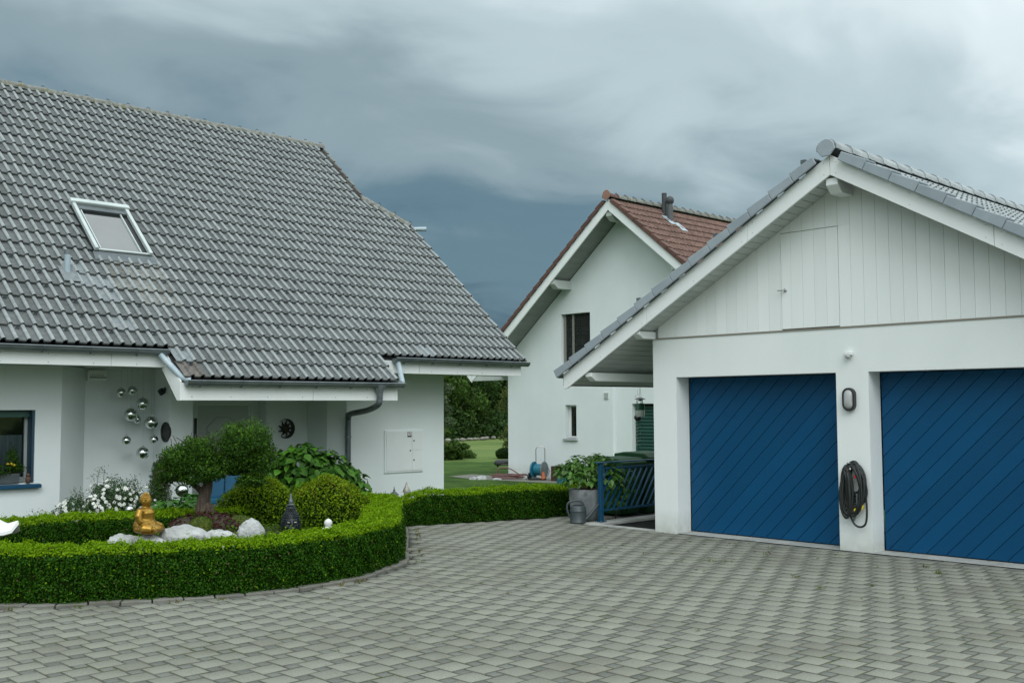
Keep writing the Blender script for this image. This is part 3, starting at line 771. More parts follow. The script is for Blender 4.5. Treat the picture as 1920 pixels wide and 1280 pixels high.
# soffits and fascias
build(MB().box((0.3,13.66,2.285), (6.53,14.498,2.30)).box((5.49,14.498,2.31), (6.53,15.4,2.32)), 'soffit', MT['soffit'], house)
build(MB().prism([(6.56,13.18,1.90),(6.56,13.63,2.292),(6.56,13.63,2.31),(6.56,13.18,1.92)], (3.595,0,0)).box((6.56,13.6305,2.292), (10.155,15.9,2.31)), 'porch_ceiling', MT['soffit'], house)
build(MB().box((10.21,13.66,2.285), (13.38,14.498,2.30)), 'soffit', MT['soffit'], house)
for a, b in ((0.3, 5.79), (5.795, 6.555)): build(MB().box((a,13.62,2.268), (b,13.655,2.47)), 'fascia', MT['white_paint'], house, bevel=.003)
for a, b in ((6.56, 8.62), (8.625, 10.155)): build(MB().box((a,13.14,1.812), (b,13.175,2.05)), 'fascia', MT['white_paint'], house, bevel=.003)
for a, b in ((10.2, 11.02), (11.025, 13.40)): build(MB().box((a,13.62,2.262), (b,13.655,2.47)), 'fascia', MT['white_paint'], house, bevel=.003)
# cheek boards where the porch roof drops below the main eave
for x in (6.528, 10.158):
    build(MB().prism([(x,13.14,1.812),(x,13.225,1.812),(x,13.70,2.262),(x,13.70,2.56),(x,13.62,2.49),(x,13.14,2.07)], (.030,0,0)), 'cheek_board', MT['white_paint'], house)
# screws on the fascias
sc = MB()
for a, b, y, z0, z1 in ((4.4,6.5,13.6185,2.30,2.41),(6.7,10.1,13.1385,1.86,1.99),(10.7,13.3,13.6185,2.30,2.41)):
    x = a
    while x < b:
        for z in (z0, z1): sc.lathe([(.001,.003),(.006,.002),(.007,0)], (x,y,z), 6, axis=(0,-1,0))
        x += .58
stuff(build(sc, 'screws', MT['zinc'], house))

# ---- roof: deck under the tiles
XV1, XV2, SV, SH = 12.72, 13.45, 5.21, 4.37       # verge of the upper gable, of the lower roof, and the short hip between
XL = 2.2
dk = MB()
def deck_poly(pts, lift=-.05): return [roof_pt(x, s, lift) for x, s in pts]
dk.prism(deck_poly([(XL,0),(6.55,0),(6.55,-.645),(10.2,-.645),(10.2,0),(XV2-.03,0),(XV2-.03,SH),(XV1-.03,SV),(XV1-.03,NROW*ROW-.05),(XL,NROW*ROW-.05)]), Vector((0,SA,-CA))*.04)
# back slope (mirror) and the short hip behind
def back_pt(x, s, lift=-.05):
    p = roof_pt(x, s, lift); return Vector((p.x, 2*YR-p.y, p.z))
dk.prism([back_pt(x, s) for x, s in ((XL,0),(XV2-.03,0),(XV2-.03,SH),(XV1-.03,SV),(XV1-.03,NROW*ROW-.05),(XL,NROW*ROW-.05))], Vector((0,-SA,-CA))*.04)
a1, a2 = roof_pt(XV1-.03, SV, -.06), roof_pt(XV2-.03, SH, -.06)
b1, b2 = back_pt(XV1-.03, SV, -.06), back_pt(XV2-.03, SH, -.06)
dk.prism([a1, a2, b2, b1], (-.02,0,-.04))
roof = build(dk, 'roof', MT['deck'], house)

# ---- double-roll tile
def tile_profile(width, rolls, rh, rw, flat=0.0):
    """list of (x, z) across the tile: pans with round rolls"""
    p = []
    pitch = width/rolls
    for k in range(rolls):
        x0_ = k*pitch
        p.append((x0_+.002 if k == 0 else x0_, 0.004))
        p.append((x0_+pitch-rw-.012, 0.0))
        for q in range(7):
            a = math.pi*(q/6)
            p.append((x0_+pitch-rw/2-.004-math.cos(a)*rw/2, .004+math.sin(a)*rh))
    p.append((width+.006, .002))
    return p
def tile_mesh(name, m_, width=0.30, length=0.37, rolls=2, rh=.038, rw=.060, th=.024, tilt=.040, m_roll=None):
    """tile lies in local x (across), y (up the slope), z (off the roof); lower edge at y=0 sits on the row below"""
    pr = tile_profile(width, rolls, rh, rw)
    n = len(pr); V = []
    for x, z in pr: V.append((x, -0.004*(1 if z > .02 else 0), z+tilt))
    for x, z in pr: V.append((x, length, z))
    for x, z in pr: V.append((x, 0, z+tilt-th))
    F = [(i, i+1, n+i+1, n+i) for i in range(n-1)]
    F += [(2*n+i, 2*n+i+1, i+1, i) for i in range(n-1)]
    V2 = [(pr[-1][0], length, pr[-1][1]-th)]
    V += V2; F.append((n-1, 2*n+n-1, len(V)-1, 2*n-1))
    me = bpy.data.meshes.new(name)
    me.from_pydata(V, [], F); me.materials.append(m_)
    if m_roll:
        me.materials.append(m_roll)
        mi_ = [0]*len(F)
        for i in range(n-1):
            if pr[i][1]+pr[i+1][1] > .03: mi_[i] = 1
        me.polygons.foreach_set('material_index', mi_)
    me.polygons.foreach_set('use_smooth', [True]*len(F)); me.set_sharp_from_angle(angle=R_(50)); me.update()
    return me
def slope_matrix(p, yaw_flip=False, sl=SL, axis='y'):
    """local x along the eave, y up the slope, z off the roof"""
    ca = 1/math.sqrt(1+sl*sl); sa = sl*ca
    if axis == 'y': ex, ey, ez = Vector((1,0,0)), Vector((0,ca,sa)), Vector((0,-sa,ca))
    M4 = Matrix((ex, ey, ez)).transposed().to_4x4(); M4.translation = p
    return M4
def join_tiles(name, me, mats_list, m_all, parent):
    """many far tiles baked into one part"""
    nv = len(me.vertices); V0 = np.empty(nv*3, np.float32); me.vertices.foreach_get('co', V0); V0 = V0.reshape(-1, 3)
    F0 = [tuple(p.vertices) for p in me.polygons]
    off = np.array(wloc(parent))
    AV, AF = [], []
    for k, M4 in enumerate(mats_list):
        A = np.array(M4)
        AV.append(V0 @ A[:3, :3].T + A[:3, 3] - off)
        AF.extend([tuple(i+k*nv for i in f) for f in F0])
    m2 = bpy.data.meshes.new(name)
    m2.from_pydata(np.vstack(AV).tolist(), [], AF)
    for q_ in (m_all if isinstance(m_all, list) else [m_all]): m2.materials.append(q_)
    m2.polygons.foreach_set('material_index', [p.material_index for p in me.polygons]*len(mats_list))
    m2.polygons.foreach_set('use_smooth', [True]*len(AF)); m2.set_sharp_from_angle(angle=R_(50)); m2.update()
    return stuff(link(name, m2, parent))
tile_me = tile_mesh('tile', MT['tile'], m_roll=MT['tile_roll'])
tile_li = tile_me.copy(); tile_li.materials[0] = MT['tile_lichen']
tile_pa = tile_me.copy(); tile_pa.materials[0] = MT['tile_pale']
tile_ru = tile_me.copy(); tile_ru.materials[0] = MT['tile_rust']; tile_ru.materials[1] = MT['tile_rust']
SKX0, SKX1, SKS0, SKS1 = 6.17, 7.06, 2.16, 3.44     # roof window on the slope
tl = []
for r in range(-2, NROW):
    s = r*ROW
    x = XL-.9 if r >= 0 else 6.57-.3*1
    off_x = 0.0
    lim = XV2 if s < SH-.2 else (XV1+(SV-s)/(SV-SH)*(XV2-XV1) if s < SV else XV1)
    if r < 0: lim = 10.25
    # keep tile columns aligned to the right verge of their part
    nx = int((lim-(XL if r >= 0 else 6.56))/.30)
    base = XV2 if r >= 0 else XV2-3.3
    k = 0
    while True:
        xt = base-.30*(k+1); k += 1
        if xt < (XL-.1 if r >= 0 else 6.50): break
        if xt+.30 > lim+.02: continue
        if SKX0-.03 < xt+.15 < SKX1+.03 and SKS0-.02 < s+.16 < SKS1: continue
        p = roof_pt(xt, s, .0)
        p += Vector((rng.normal(0,.0025), 0, 0))
        M4 = slope_matrix(p) @ Matrix.Rotation(rng.normal(0,.006), 4, 'Z') @ Matrix.Rotation(rng.normal(0,.005), 4, 'Y') @ Matrix.Rotation(rng.normal(0,.004), 4, 'X')
        d = (p+Vector((.15,.1,.1))-Vector((0,0,1.7)))
        q = Vector((d.dot(rt2), d.dot(up2), d.dot(fw)))
        u, v = 960+1958*q.x/q.z, 640-1958*q.y/q.z
        vis = -25 < u < 1930 and v > -10
        tl.append((q.z if vis else q.z+500, r, xt, s, M4))
tl.sort(key=lambda t_: t_[0])
for dz, r, xt, s, M4 in tl[:300]:
    me = tile_me
    xm = xt+.15
    if 6.15 < xm < 7.1-(2.2-s)*.0 and 0.9 < s < 2.2 and rng.uniform() < (.95 if s > 1.5 else .6): me = tile_li
    if 5.5 < xm < 6.25 and 0.3 < s < 1.75 and rng.uniform() < .35: me = tile_pa
    if r < 0 and (xt < 6.7): me = tile_ru
    if rng.uniform() < .012: me = tile_pa
    o = link('tile', me, roof)
    # matrix below the parent equals world minus the parent's place
    o.matrix_basis = Matrix.Translation(-wloc(roof)) @ M4
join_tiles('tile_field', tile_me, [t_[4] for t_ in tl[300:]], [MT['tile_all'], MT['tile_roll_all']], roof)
# snow-stop noses on scattered tiles of the lower rows
nose = MB()
for r, st_ in ((-2, .0), (-1, .9), (0, .3), (1, 1.2), (2, .6), (3, 1.5), (4, .0), (5, .9)):
    x = 2.6+st_*.5 if r >= 0 else 6.72+st_*.3
    while x < (13.2 if r >= 0 else 10.1):
        xx = XV2-.30*round((XV2-x)/.30) if r >= 0 else 10.15-.30*round((10.15-x)/.30)
        b = roof_pt(xx-.11, r*ROW+.265, .016)
        e1, e2, e3 = Vector((1,0,0)), Vector((0,CA,SA)), Vector((0,-SA,CA))
        nose.add([b-e1*.028, b+e1*.028, b+e1*.028+e3*.042-e2*.006, b-e1*.018+e3*.042-e2*.006, b+e2*.045-e1*.02, b+e2*.045+e1*.02], [(0,1,2,3),(3,2,5,4),(0,3,4),(1,5,2)])
        x += .62 if r < 2 else .93
stuff(build(nose, 'snow_noses', MT['tile_pale'], roof))
# verge flanks: one short board of tile edge per row
for r in range(0, NROW):
    s = r*ROW
    if s < SH-.25: xv = XV2
    elif s >= SV-.1: xv = XV1
    else: continue
    a = roof_pt(xv-.004, s-.008, -.06); e2, e3 = Vector((0,CA,SA)), Vector((0,-SA,CA))
    L_ = ROW+.02
    build(MB().prism([a, a+e2*L_-e3*.004, a+e2*L_+e3*.066, a+e3*.098], (.05,0,0)), 'verge_tile', MT['tile_rust'] if r % 3 else MT['ridge'], roof, bevel=.006)
# ridge tiles with clips
def ridge_tile(a, b, r, m_, parent, name='ridge_tile', clip=None, n=9, flare=.012):
    a, b = Vector(a), Vector(b); d = (b-a).normalized(); x = d.cross(Vector((0,0,1))).normalized(); z = x.cross(d)
    mb = MB(); V = []
    L_ = (b-a).length
    for t_, rr in ((0, r+flare), (.06, r+flare), (.07, r), (L_+.03, r)):
        for th in (0, -.016):
            for q in range(n):
                an = math.pi*(-.06+1.12*q/(n-1))
                V.append(a+d*t_+(x*math.cos(an)+z*math.sin(an)*.82)*(rr+th))
    F = []
    for k in range(3):
        o0, o1 = k*2*n, (k+1)*2*n
        for q in range(n-1):
            F.append((o0+q, o0+q+1, o1+q+1, o1+q)); F.append((o0+n+q+1, o0+n+q, o1+n+q, o1+n+q+1))
    for q in range(n-1):
        F.append((q+1, q, n+q, n+q+1)); e_ = 6*n; F.append((e_+q, e_+q+1, e_+n+q+1, e_+n+q))
    mb.add(V, F)
    o = build(mb, name, m_, parent, smooth=50)
    if clip:
        c = a+d*.02+z*(r+flare)*.82
        build(MB().tube([c-x*.03, c+z*.022, c+z*.028+d*.03, c+z*.01+d*.045], .006, 5), 'clip', clip, o)
    return o
x = XL-.1
while x < XV1-.1:
    xe = min(x+.395, XV1+.03)
    ridge_tile((xe, YR, ZR-.03), (x, YR, ZR-.03), .115, MT['ridge'], roof, clip=MT['black'])
    x += .395
h1, h2 = roof_pt(XV1-.02, SV+.06, .0), roof_pt(XV2-.06, SH+.02, .0)
for k in range(3):
    a, b = h2.lerp(h1, k/3), h2.lerp(h1, (k+1)/3)
    ridge_tile(a, b, .10, MT['ridge'], roof, 'hip_tile', MT['black'])
hp = roof_pt(XV2-.02, SH-.07, .02)
build(MB().tube([hp+Vector((-.12,.12,.0)), hp+Vector((.26,-.10,.02))], [.045,.05], 8), 'gutter_end', MT['zinc_pale'], roof, smooth=60)

# ---- gutters
def gutter(x0, x1, yc, zc, r=.068):
    mb = MB(); n = 9; V = []
    for x in (x0, x1):
        for rr in (r, r-.006):
            for q in range(n):
                a = math.pi*(1+q/(n-1)); V.append((x, yc+rr*math.cos(a), zc+rr*math.sin(a)))
    F = []
    for q in range(n-1):
        F.append((q, q+1, 2*n+q+1, 2*n+q)); F.append((n+q+1, n+q, 3*n+q, 3*n+q+1))
    mb.add(V, F)
    for x in (x0, x1):
        mb.prism([(x, yc+r*math.cos(math.pi*(1+q/(n-1))), zc+r*math.sin(math.pi*(1+q/(n-1)))) for q in range(n)], (.004,0,0))
    mb.tube([(x0,yc-r,zc+.004),(x1,yc-r,zc+.004)], .011, 7)
    g = build(mb, 'gutter', MT['zinc'], house, smooth=45)
    x = x0+.20
    while x < x1-.05:
        b = MB()
        pts = [(x, yc+(r+.004)*math.cos(math.pi*(1+q/8)), zc+(r+.004)*math.sin(math.pi*(1+q/8))) for q in range(9)]
        for p, q in zip(pts[:-1], pts[1:]): b.bar(p, q, .024, .004, (1,0,0))
        b.box((x-.014, yc-r-.013, zc-.004), (x+.014, yc-r+.03, zc+.0175))
        build(b, 'bracket', MT['zinc'], g)
        x += .615
    return g
g1 = gutter(1.6, 6.545, 13.545, 2.497)
g2 = gutter(6.575, 10.225, 13.058, 2.072)
g3 = gutter(10.43, 13.50, 13.545, 2.503)
def bend(pts, per=6): return [tuple(p) for p in catmull(pts, per)]
build(MB().tube(bend([(6.43,13.53,2.44),(6.47,13.48,2.37),(6.56,13.22,2.155),(6.60,13.14,2.10),(6.66,13.10,2.085)]), .043, 12), 'diverter_pipe', MT['zinc_pale'], house, smooth=60)
build(MB().tube(bend([(10.50,13.54,2.44),(10.50,13.50,2.36),(10.34,13.24,2.18),(10.28,13.14,2.11),(10.20,13.08,2.085)]), .043, 12), 'diverter_pipe', MT['zinc_pale'], house, smooth=60)
dp = build(MB().lathe([(.09,.0),(.085,-.03),(.052,-.10),(.05,-.14)], (9.78,13.058,2.035), 14), 'outlet', MT['zinc'], house, smooth=50)
build(MB().tube(bend([(9.78,13.06,1.96),(9.78,13.06,1.84),(9.785,13.12,1.74),(9.90,13.55,1.66),(10.10,14.28,1.60),(10.14,14.40,1.53),(10.15,14.42,1.42),(10.15,14.42,FL)], 7), .047, 14), 'downpipe', MT['zinc_dark'], house, smooth=60)
build(MB().lathe([(.056,-.012),(.056,.012)], (10.15,14.42,1.22), 14), 'pipe_clip', MT['zinc'], house)

# ---- roof window
def rp(x, s, l): return roof_pt(x, s, l)
sky_w = build(MB().prism([rp(SKX0,SKS0,-.02),rp(SKX1,SKS0,-.02),rp(SKX1,SKS1,-.02),rp(SKX0,SKS1,-.02)], Vector((0,-SA,CA))*.085), 'roof_window', MT['black'], house)
def rbar(x0,s0,x1,s1,w,l0,l1):
    e3 = Vector((0,-SA,CA))
    if abs(x1-x0) < 1e-6: q = [rp(x0-w/2,s0,l0),rp(x0+w/2,s0,l0),rp(x0+w/2,s1,l0),rp(x0-w/2,s1,l0)]
    else: q = [rp(x0,s0-w/2,l0),rp(x1,s0-w/2,l0),rp(x1,s0+w/2,l0),rp(x0,s0+w/2,l0)]
    return MB().prism(q, e3*(l1-l0))
for x in (SKX0+.03, SKX1-.03): build(rbar(x,SKS0+.02,x,SKS1-.03,.055,.068,.135), 'side_cover', MT['alu'], sky_w, bevel=.012, seg=2)
build(rbar(SKX0-.02,SKS1,SKX1+.02,SKS1,.10,.068,.165), 'hood', MT['alu'], sky_w, bevel=.02, seg=2)
build(rbar(SKX0+.07,SKS1-.13,SKX1-.07,SKS1-.13,.10,.068,.115), 'awning_box', MT['zinc_dark'], sky_w, bevel=.004)
for x in (SKX0+.10, SKX1-.17): build(rbar(x,SKS0+.06,x,SKS1-.19,.016,.078,.105), 'sash_bar', MT['alu'], sky_w)
build(rbar(SKX0+.06,SKS0+.04,SKX1-.06,SKS0+.04,.03,.07,.10), 'sash_bar', MT['alu'], sky_w)
MT['blind_glass'] = mat('glass_over_blind', (0.17, 0.178, 0.18), (0.19, 0.20, 0.20), 2, 0.2, coat=0.3)
build(MB().prism([rp(SKX0+.11,SKS0+.06,.07),rp(SKX1-.18,SKS0+.06,.07),rp(SKX1-.18,SKS1-.27,.07),rp(SKX0+.11,SKS1-.27,.07)], Vector((0,-SA,CA))*.012), 'pane', MT['blind_glass'], sky_w)
build(MB().prism([rp(SKX0-.03,SKS0-.16,.038),rp(SKX1+.03,SKS0-.16,.038),rp(SKX1+.03,SKS0,.07),rp(SKX0-.03,SKS0,.07)], Vector((0,-SA,CA))*.006), 'apron', MT['zinc_dark'], sky_w)
# ---- vent pipe
vb = rp(5.63, 1.60, .03)
vp = build(MB().lathe([(.042,-.08),(.042,.27),(.040,.27)], vb, 14), 'vent_pipe', MT['zinc_pale'], house, smooth=50)
build(MB().lathe([(.046,.26),(.046,.325),(.036,.325),(.034,.29)], vb, 14), 'cap', MT['zinc_dark'], vp, smooth=50)
build(MB().prism([rp(5.52,1.36,.056),rp(5.75,1.36,.056),rp(5.75,1.72,.045),rp(5.52,1.72,.045)], Vector((0,-SA,CA))*.012), 'flashing_tile', MT['tile_pale'], vp, bevel=.004)
# ---- alarm box under the eave, wall lamp and spot in the recess
ab = thing('alarm_box', (6.20, 14.98, 2.15), 'small pale box with a black slot high on the recessed house wall', 'alarm box')
build(MB().box((6.03,14.955,2.11), (6.30,15.028,2.262)), 'box', MT['white_paint'], ab, bevel=.006)
build(MB().box((6.05,14.951,2.15), (6.29,14.9545,2.162)), 'slot', MT['black'], ab)
lt = MB()
for k, ch_ in enumerate('ABCDEFGH'):
    x = 6.06+k*.026; lt.box((x,14.9515,2.178), (x+.005,14.9545,2.196)); lt.box((x+.007,14.9515,2.192 if k % 2 else 2.178), (x+.017,14.9545,2.196 if k % 2 else 2.182))
build(lt, 'small_print', MT['slat'], ab)
sp = thing('spotlight', (7.0, 14.66, 1.98), 'small dark spotlight high on the flank of the porch pier', 'spotlight')
build(MB().lathe([(.03,0),(.03,.02),(.012,.022),(.012,.05)], (7.054,14.66,1.99), 12, axis=(-1,0,0)), 'mount', MT['zinc_dark'], sp, smooth=40)
build(MB().lathe([(.02,-.03),(.045,-.02),(.05,.05),(.042,.05),(.036,.03)], (6.985,14.66,1.965), 12, axis=(.35,-.55,-.75)), 'head', MT['black'], sp, smooth=40)
# ================================================================== GARAGE
GT = 0.5725; GCA = 1/math.sqrt(1+GT*GT); GSA = GT*GCA
GY, GXF, GXB, GXE = 6.045, 11.40, 11.0, 17.4      # ridge line, front wall, barge board plane, back end
garage = thing('garage', (14.0, GY, 0), 'white double garage with two blue plank doors and a grey tiled gable roof', 'garage')
gfun = lambda y: 2.622
clean(build(wall_grid([3.10, 8.99], gfun, -.1, [(6.25, 8.60, -.1, 2.09), (3.49, 5.84, -.1, 2.09)], 'x', GXF, .28), 'front_wall', MT['plaster_g'], garage))
build(MB().box((11.682,8.71,-2.3), (GXE,8.99,2.55)), 'side_wall', MT['plaster_g'], garage)
build(MB().box((11.682,3.10,-.1), (GXE,3.38,2.55)), 'side_wall', MT['plaster_g'], garage)
build(MB().prism([(GXE-.2,3.382,-.1),(GXE-.2,8.708,-.1),(GXE-.2,8.708,2.75),(GXE-.2,GY,4.25),(GXE-.2,3.382,2.75)], (.2,0,0)), 'back_wall', MT['plaster_g'], garage)
strip = struct(build(MB().box((11.402,3.0,-.05), (11.72,8.598,.010)), 'threshold_strip', MT['concrete'], bevel=.004))
build(MB().box((11.386,3.0,-.05), (11.4015,8.598,.0045)), 'drain_slot', MT['dark'], strip)

# ---- plank doors
def clip(poly, a, b, c):
    """keep the side a*x+b*y <= c of a 2d polygon"""
    out_ = []
    for i in range(len(poly)):
        p, q = poly[i], poly[(i+1) % len(poly)]
        dp, dq = a*p[0]+b*p[1]-c, a*q[0]+b*q[1]-c
        if dp <= 0: out_.append(p)
        if dp*dq < 0:
            t_ = dp/(dp-dq); out_.append((p[0]+(q[0]-p[0])*t_, p[1]+(q[1]-p[1])*t_))
    return out_
def inset(poly, d):
    out_ = list(poly); n = len(poly)
    ar = sum(poly[i][0]*poly[(i+1) % n][1]-poly[(i+1) % n][0]*poly[i][1] for i in range(n))
    sgn = 1 if ar > 0 else -1
    for i in range(n):
        p, q = poly[i], poly[(i+1) % n]
        dx, dy = q[0]-p[0], q[1]-p[1]; l_ = math.hypot(dx, dy)
        if l_ < 1e-6: continue
        nx, ny = dy/l_*sgn, -dx/l_*sgn
        out_ = clip(out_, nx, ny, nx*p[0]+ny*p[1]-d)
        if not out_: return []
    return out_
def plank(poly, xb, xf, ch, name, m_, parent):
    """board with eased edges: poly in (y, z), back face at xb, front at xf"""
    inn = inset(poly, ch)
    if len(poly) < 3: return
    mb = MB()
    if len(inn) == len(poly):
        n = len(poly)
        V = [(xb,*p) for p in poly]+[(xf+ch*.8,*p) for p in poly]+[(xf,*p) for p in inn]
        F = [tuple(range(2*n, 3*n))]
        for i in range(n):
            j = (i+1) % n; F += [(i,j,n+j,n+i), (n+i,n+j,2*n+j,2*n+i)]
        mb.add(V, F)
        o = build(mb, name, m_, parent)
        bm = bmesh.new(); bm.from_mesh(o.data); bmesh.ops.recalc_face_normals(bm, faces=bm.faces)
        bm.to_mesh(o.data); bm.free()
    else:
        mb.prism([(xf,*p) for p in poly], (xb-xf,0,0)); o = build(mb, name, m_, parent)
    return o
for ya, yb in ((6.25, 8.60), (3.49, 5.84)):
    door = build(MB().box((11.702,ya+.004,.014), (11.74,yb-.004,2.084)), 'door', MT['blue_dark'], garage)
    rect = [(ya+.012,.022),(yb-.012,.022),(yb-.012,2.08),(ya+.012,2.08)]
    pw = 0.157
    # planks climb towards -y: c = z + y is constant along each joint
    c0 = (yb+.0)*1.0; k = -1
    s2 = math.sqrt(.5)
    c = ya
    cs_ = ya+.10
    while cs_ < yb+2.2:
        pl = clip(clip(rect, s2, s2, (cs_+pw/s2)*s2-.0022), -s2, -s2, -cs_*s2-.0022)
        if len(pl) > 2: plank(pl, 11.702, 11.684, .004, 'plank', MT['blue'], door)
        cs_ += pw/s2
    pl = clip(rect, s2, s2, (ya+.10)*s2-.003)
    if len(pl) > 2: plank(pl, 11.702, 11.684, .004, 'plank', MT['blue'], door)

# ---- gable boards
ztopb = lambda y: 4.43-GT*abs(y-GY)
back = build(MB().prism([(GXF+.03,3.12,2.64),(GXF+.03,8.97,2.64),(GXF+.03,8.97,ztopb(8.97)),(GXF+.03,GY,ztopb(GY)),(GXF+.03,3.12,ztopb(3.12))], (.06,0,0)), 'gable', MT['groove'], garage)
HY0, HY1, HZ0, HZ1 = 6.185, 6.965, 2.645, 3.838
y = 8.90; bw = .1595
def gboard(y0, y1, z0, z1=None, name='board', parent=back, xf=GXF+.004):
    if y1-y0 < .012: return
    ys = [y0]+([GY] if y0 < GY < y1 else [])+[y1]
    if z1 is None: poly = [(y0,z0),(y1,z0)]+[(yy, ztopb(yy)) for yy in ys[::-1]]
    else: poly = [(y0,z0),(y1,z0),(y1,z1),(y0,z1)]
    poly = [(a, b) for a, b in poly]
    if min(p[1] for p in poly[2:]) <= z0+.005: return
    plank(poly, GXF+.03, xf, .0022, name, MT['board'], parent)
hatch = build(MB().box((GXF+.022,HY0,HZ0), (GXF+.0295,HY1,HZ1)), 'hatch', MT['groove'], back)
while y > 3.2:
    a, b = y-bw+.0012, y-.0012
    if b <= HY0 or a >= HY1: gboard(a, b, 2.632)
    else:
        gboard(max(a, HY0+.0035), min(b, HY1-.0035), HZ0, HZ1-.0035, 'hatch_board', hatch)
        gboard(a, b, HZ1+.004)
        if a < HY0-.01: gboard(a, HY0-.002, 2.632, HZ1+.0035)
        if b > HY1+.01: gboard(HY1+.002, b, 2.632, HZ1+.0035)
    y -= bw
build(MB().tube([(11.40,6.905,3.128),(11.36,6.905,3.128),(11.35,6.93,3.125),(11.35,6.985,3.122)], .009, 8).lathe([(.022,0),(.022,.006),(.014,.012)], (11.402,6.905,3.128), 12, axis=(-1,0,0)), 'lever', MT['steel'], hatch, smooth=50)
build(MB().box((GXF-.012,3.10,2.614), (GXF+.02,8.975,2.6305)), 'drip_trim', MT['trim'], garage)

# ---- barge boards
def gz(y, z0): return z0-GT*abs(y-GY)
def barge(y0, y1):
    poly = [(GXB,y0,gz(y0,4.607)),(GXB,y1,gz(y1,4.607)),(GXB,y1,gz(y1,4.372)),(GXB,y0,gz(y0,4.372))]
    return build(MB().prism(poly, (.03,0,0)), 'barge_board', MT['white_paint'], garage, bevel=.003)
cuts = [GY+.002, 7.18, 8.78]
for a, b in zip(cuts[:-1], cuts[1:]): barge(a+.002, b-.002)
build(MB().prism([(GXB,8.782,gz(8.782,4.607)),(GXB,10.31,gz(10.31,4.607)),(GXB,10.31,1.955),(GXB,10.24,gz(10.25,4.372)),(GXB,8.782,gz(8.782,4.372))], (.03,0,0)), 'barge_board', MT['white_paint'], garage, bevel=.003)
for a, b in ((GY-.002, 4.22), (4.216, 1.78)): barge(b, a)
scr = MB()
for y_ in (6.12, 7.1, 7.26, 8.0, 8.7, 8.86, 9.6, 10.2, 5.97, 5.1, 4.3, 4.14, 3.4):
    for dz in (-.05, -.18): scr.lathe([(.001,.002),(.004,.0015),(.005,0)], (GXB-.001,y_,gz(y_,4.607)+dz), 6, axis=(-1,0,0))
stuff(build(scr, 'screws', MT['zinc'], garage))

# ---- soffit boards (run along the ridge direction)
e_s = Vector((0, GCA, -GSA)); n_s = Vector((0, GSA, GCA))
k = 0; s_ = .02
while s_ < 4.78:
    yb0 = GY+s_*GCA
    a = Vector((0, GY, 4.405))+e_s*(s_+.004); b = Vector((0, GY, 4.405))+e_s*(s_+.116)
    xe = GXF+.0 if b.y < 9.0 else GXE
    if b.y >= 8.96 and a.y < 8.995: xe = GXF
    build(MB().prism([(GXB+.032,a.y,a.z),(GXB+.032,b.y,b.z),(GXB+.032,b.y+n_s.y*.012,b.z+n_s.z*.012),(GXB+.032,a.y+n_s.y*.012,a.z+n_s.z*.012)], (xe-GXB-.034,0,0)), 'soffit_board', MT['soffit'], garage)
    s_ += .12
# ---- roof decks
rd = MB()
def rdp(sgn, s, l): return Vector((0, GY+sgn*(s*GCA-l*(-GSA)), 4.63-s*GSA+l*GCA))
for sgn in (1, -1):
    q = [Vector((GXB+.034, GY, 4.58)), Vector((GXE+.1, GY, 4.58)), Vector((GXE+.1, GY+sgn*4.30, 4.58-GT*4.30)), Vector((GXB+.034, GY+sgn*4.30, 4.58-GT*4.30))]
    rd.prism(q, (0,0,-.12))
groof = build(rd, 'roof', MT['deck'], garage)
# right slope tiles: local x along the ridge, y up the slope
gt_me = tile_mesh('tile', MT['gtile_top'], .30, .39, 2, .034, .078, .018, .030)
def gslope(p, sgn):
    ex = Vector((1,0,0)) if sgn < 0 else Vector((-1,0,0))
    ey = Vector((0, -sgn*GCA, GSA)); ez = ex.cross(ey)
    M4 = Matrix((ex, ey, ez)).transposed().to_4x4(); M4.translation = p; return M4
for r in range(14):
    s_ = 4.90-r*.345
    for c in range(20):
        xx = GXB+.10+c*.30
        p = Vector((xx, GY-s_*GCA, 4.635-s_*GSA))
        o = link('tile', gt_me, groof)
        o.matrix_basis = Matrix.Translation(-wloc(groof)) @ gslope(p, -1) @ Matrix.Rotation(rng.normal(0,.004), 4, 'Z')
# left slope: one column of tiles by the verge, sheet beyond is hidden from below
for r in range(14):
    s_ = 4.90-r*.345
    for c in (0, 1):
        p = Vector((GXB+.42+c*.30, GY+s_*GCA, 4.635-s_*GSA))
        o = link('tile', gt_me, groof); o.matrix_basis = Matrix.Translation(-wloc(groof)) @ gslope(p, 1)
# verge tiles with deep side flange
def verge(sgn, s0, s1):
    def P3(x, s, l): return Vector((x, GY+sgn*(s*GCA+l*GSA), 4.607-s*GSA+l*GCA))
    x0_, x1_ = GXB-.075, GXB-.045
    mb = MB()
    # flange: lower end stands prouder than the upper one
    fl = [P3(x0_, s0, -.012), P3(x0_, s1, -.012), P3(x0_, s1, .115), P3(x0_, s0, .088)]
    mb.prism(fl, (.028,0,0))
    mb.prism([P3(x0_+.0285, s0, .062), P3(x0_+.0285, s1, .089), P3(x0_+.0285, s1, .115), P3(x0_+.0285, s0, .088)], (.20,0,0))
    build(mb, 'verge_tile', MT['gtile'], groof, bevel=.008, seg=2)
s_ = .16
for k in range(14):
    for sgn in (1, -1): verge(sgn, s_+.002, s_+.343)
    s_ += .346
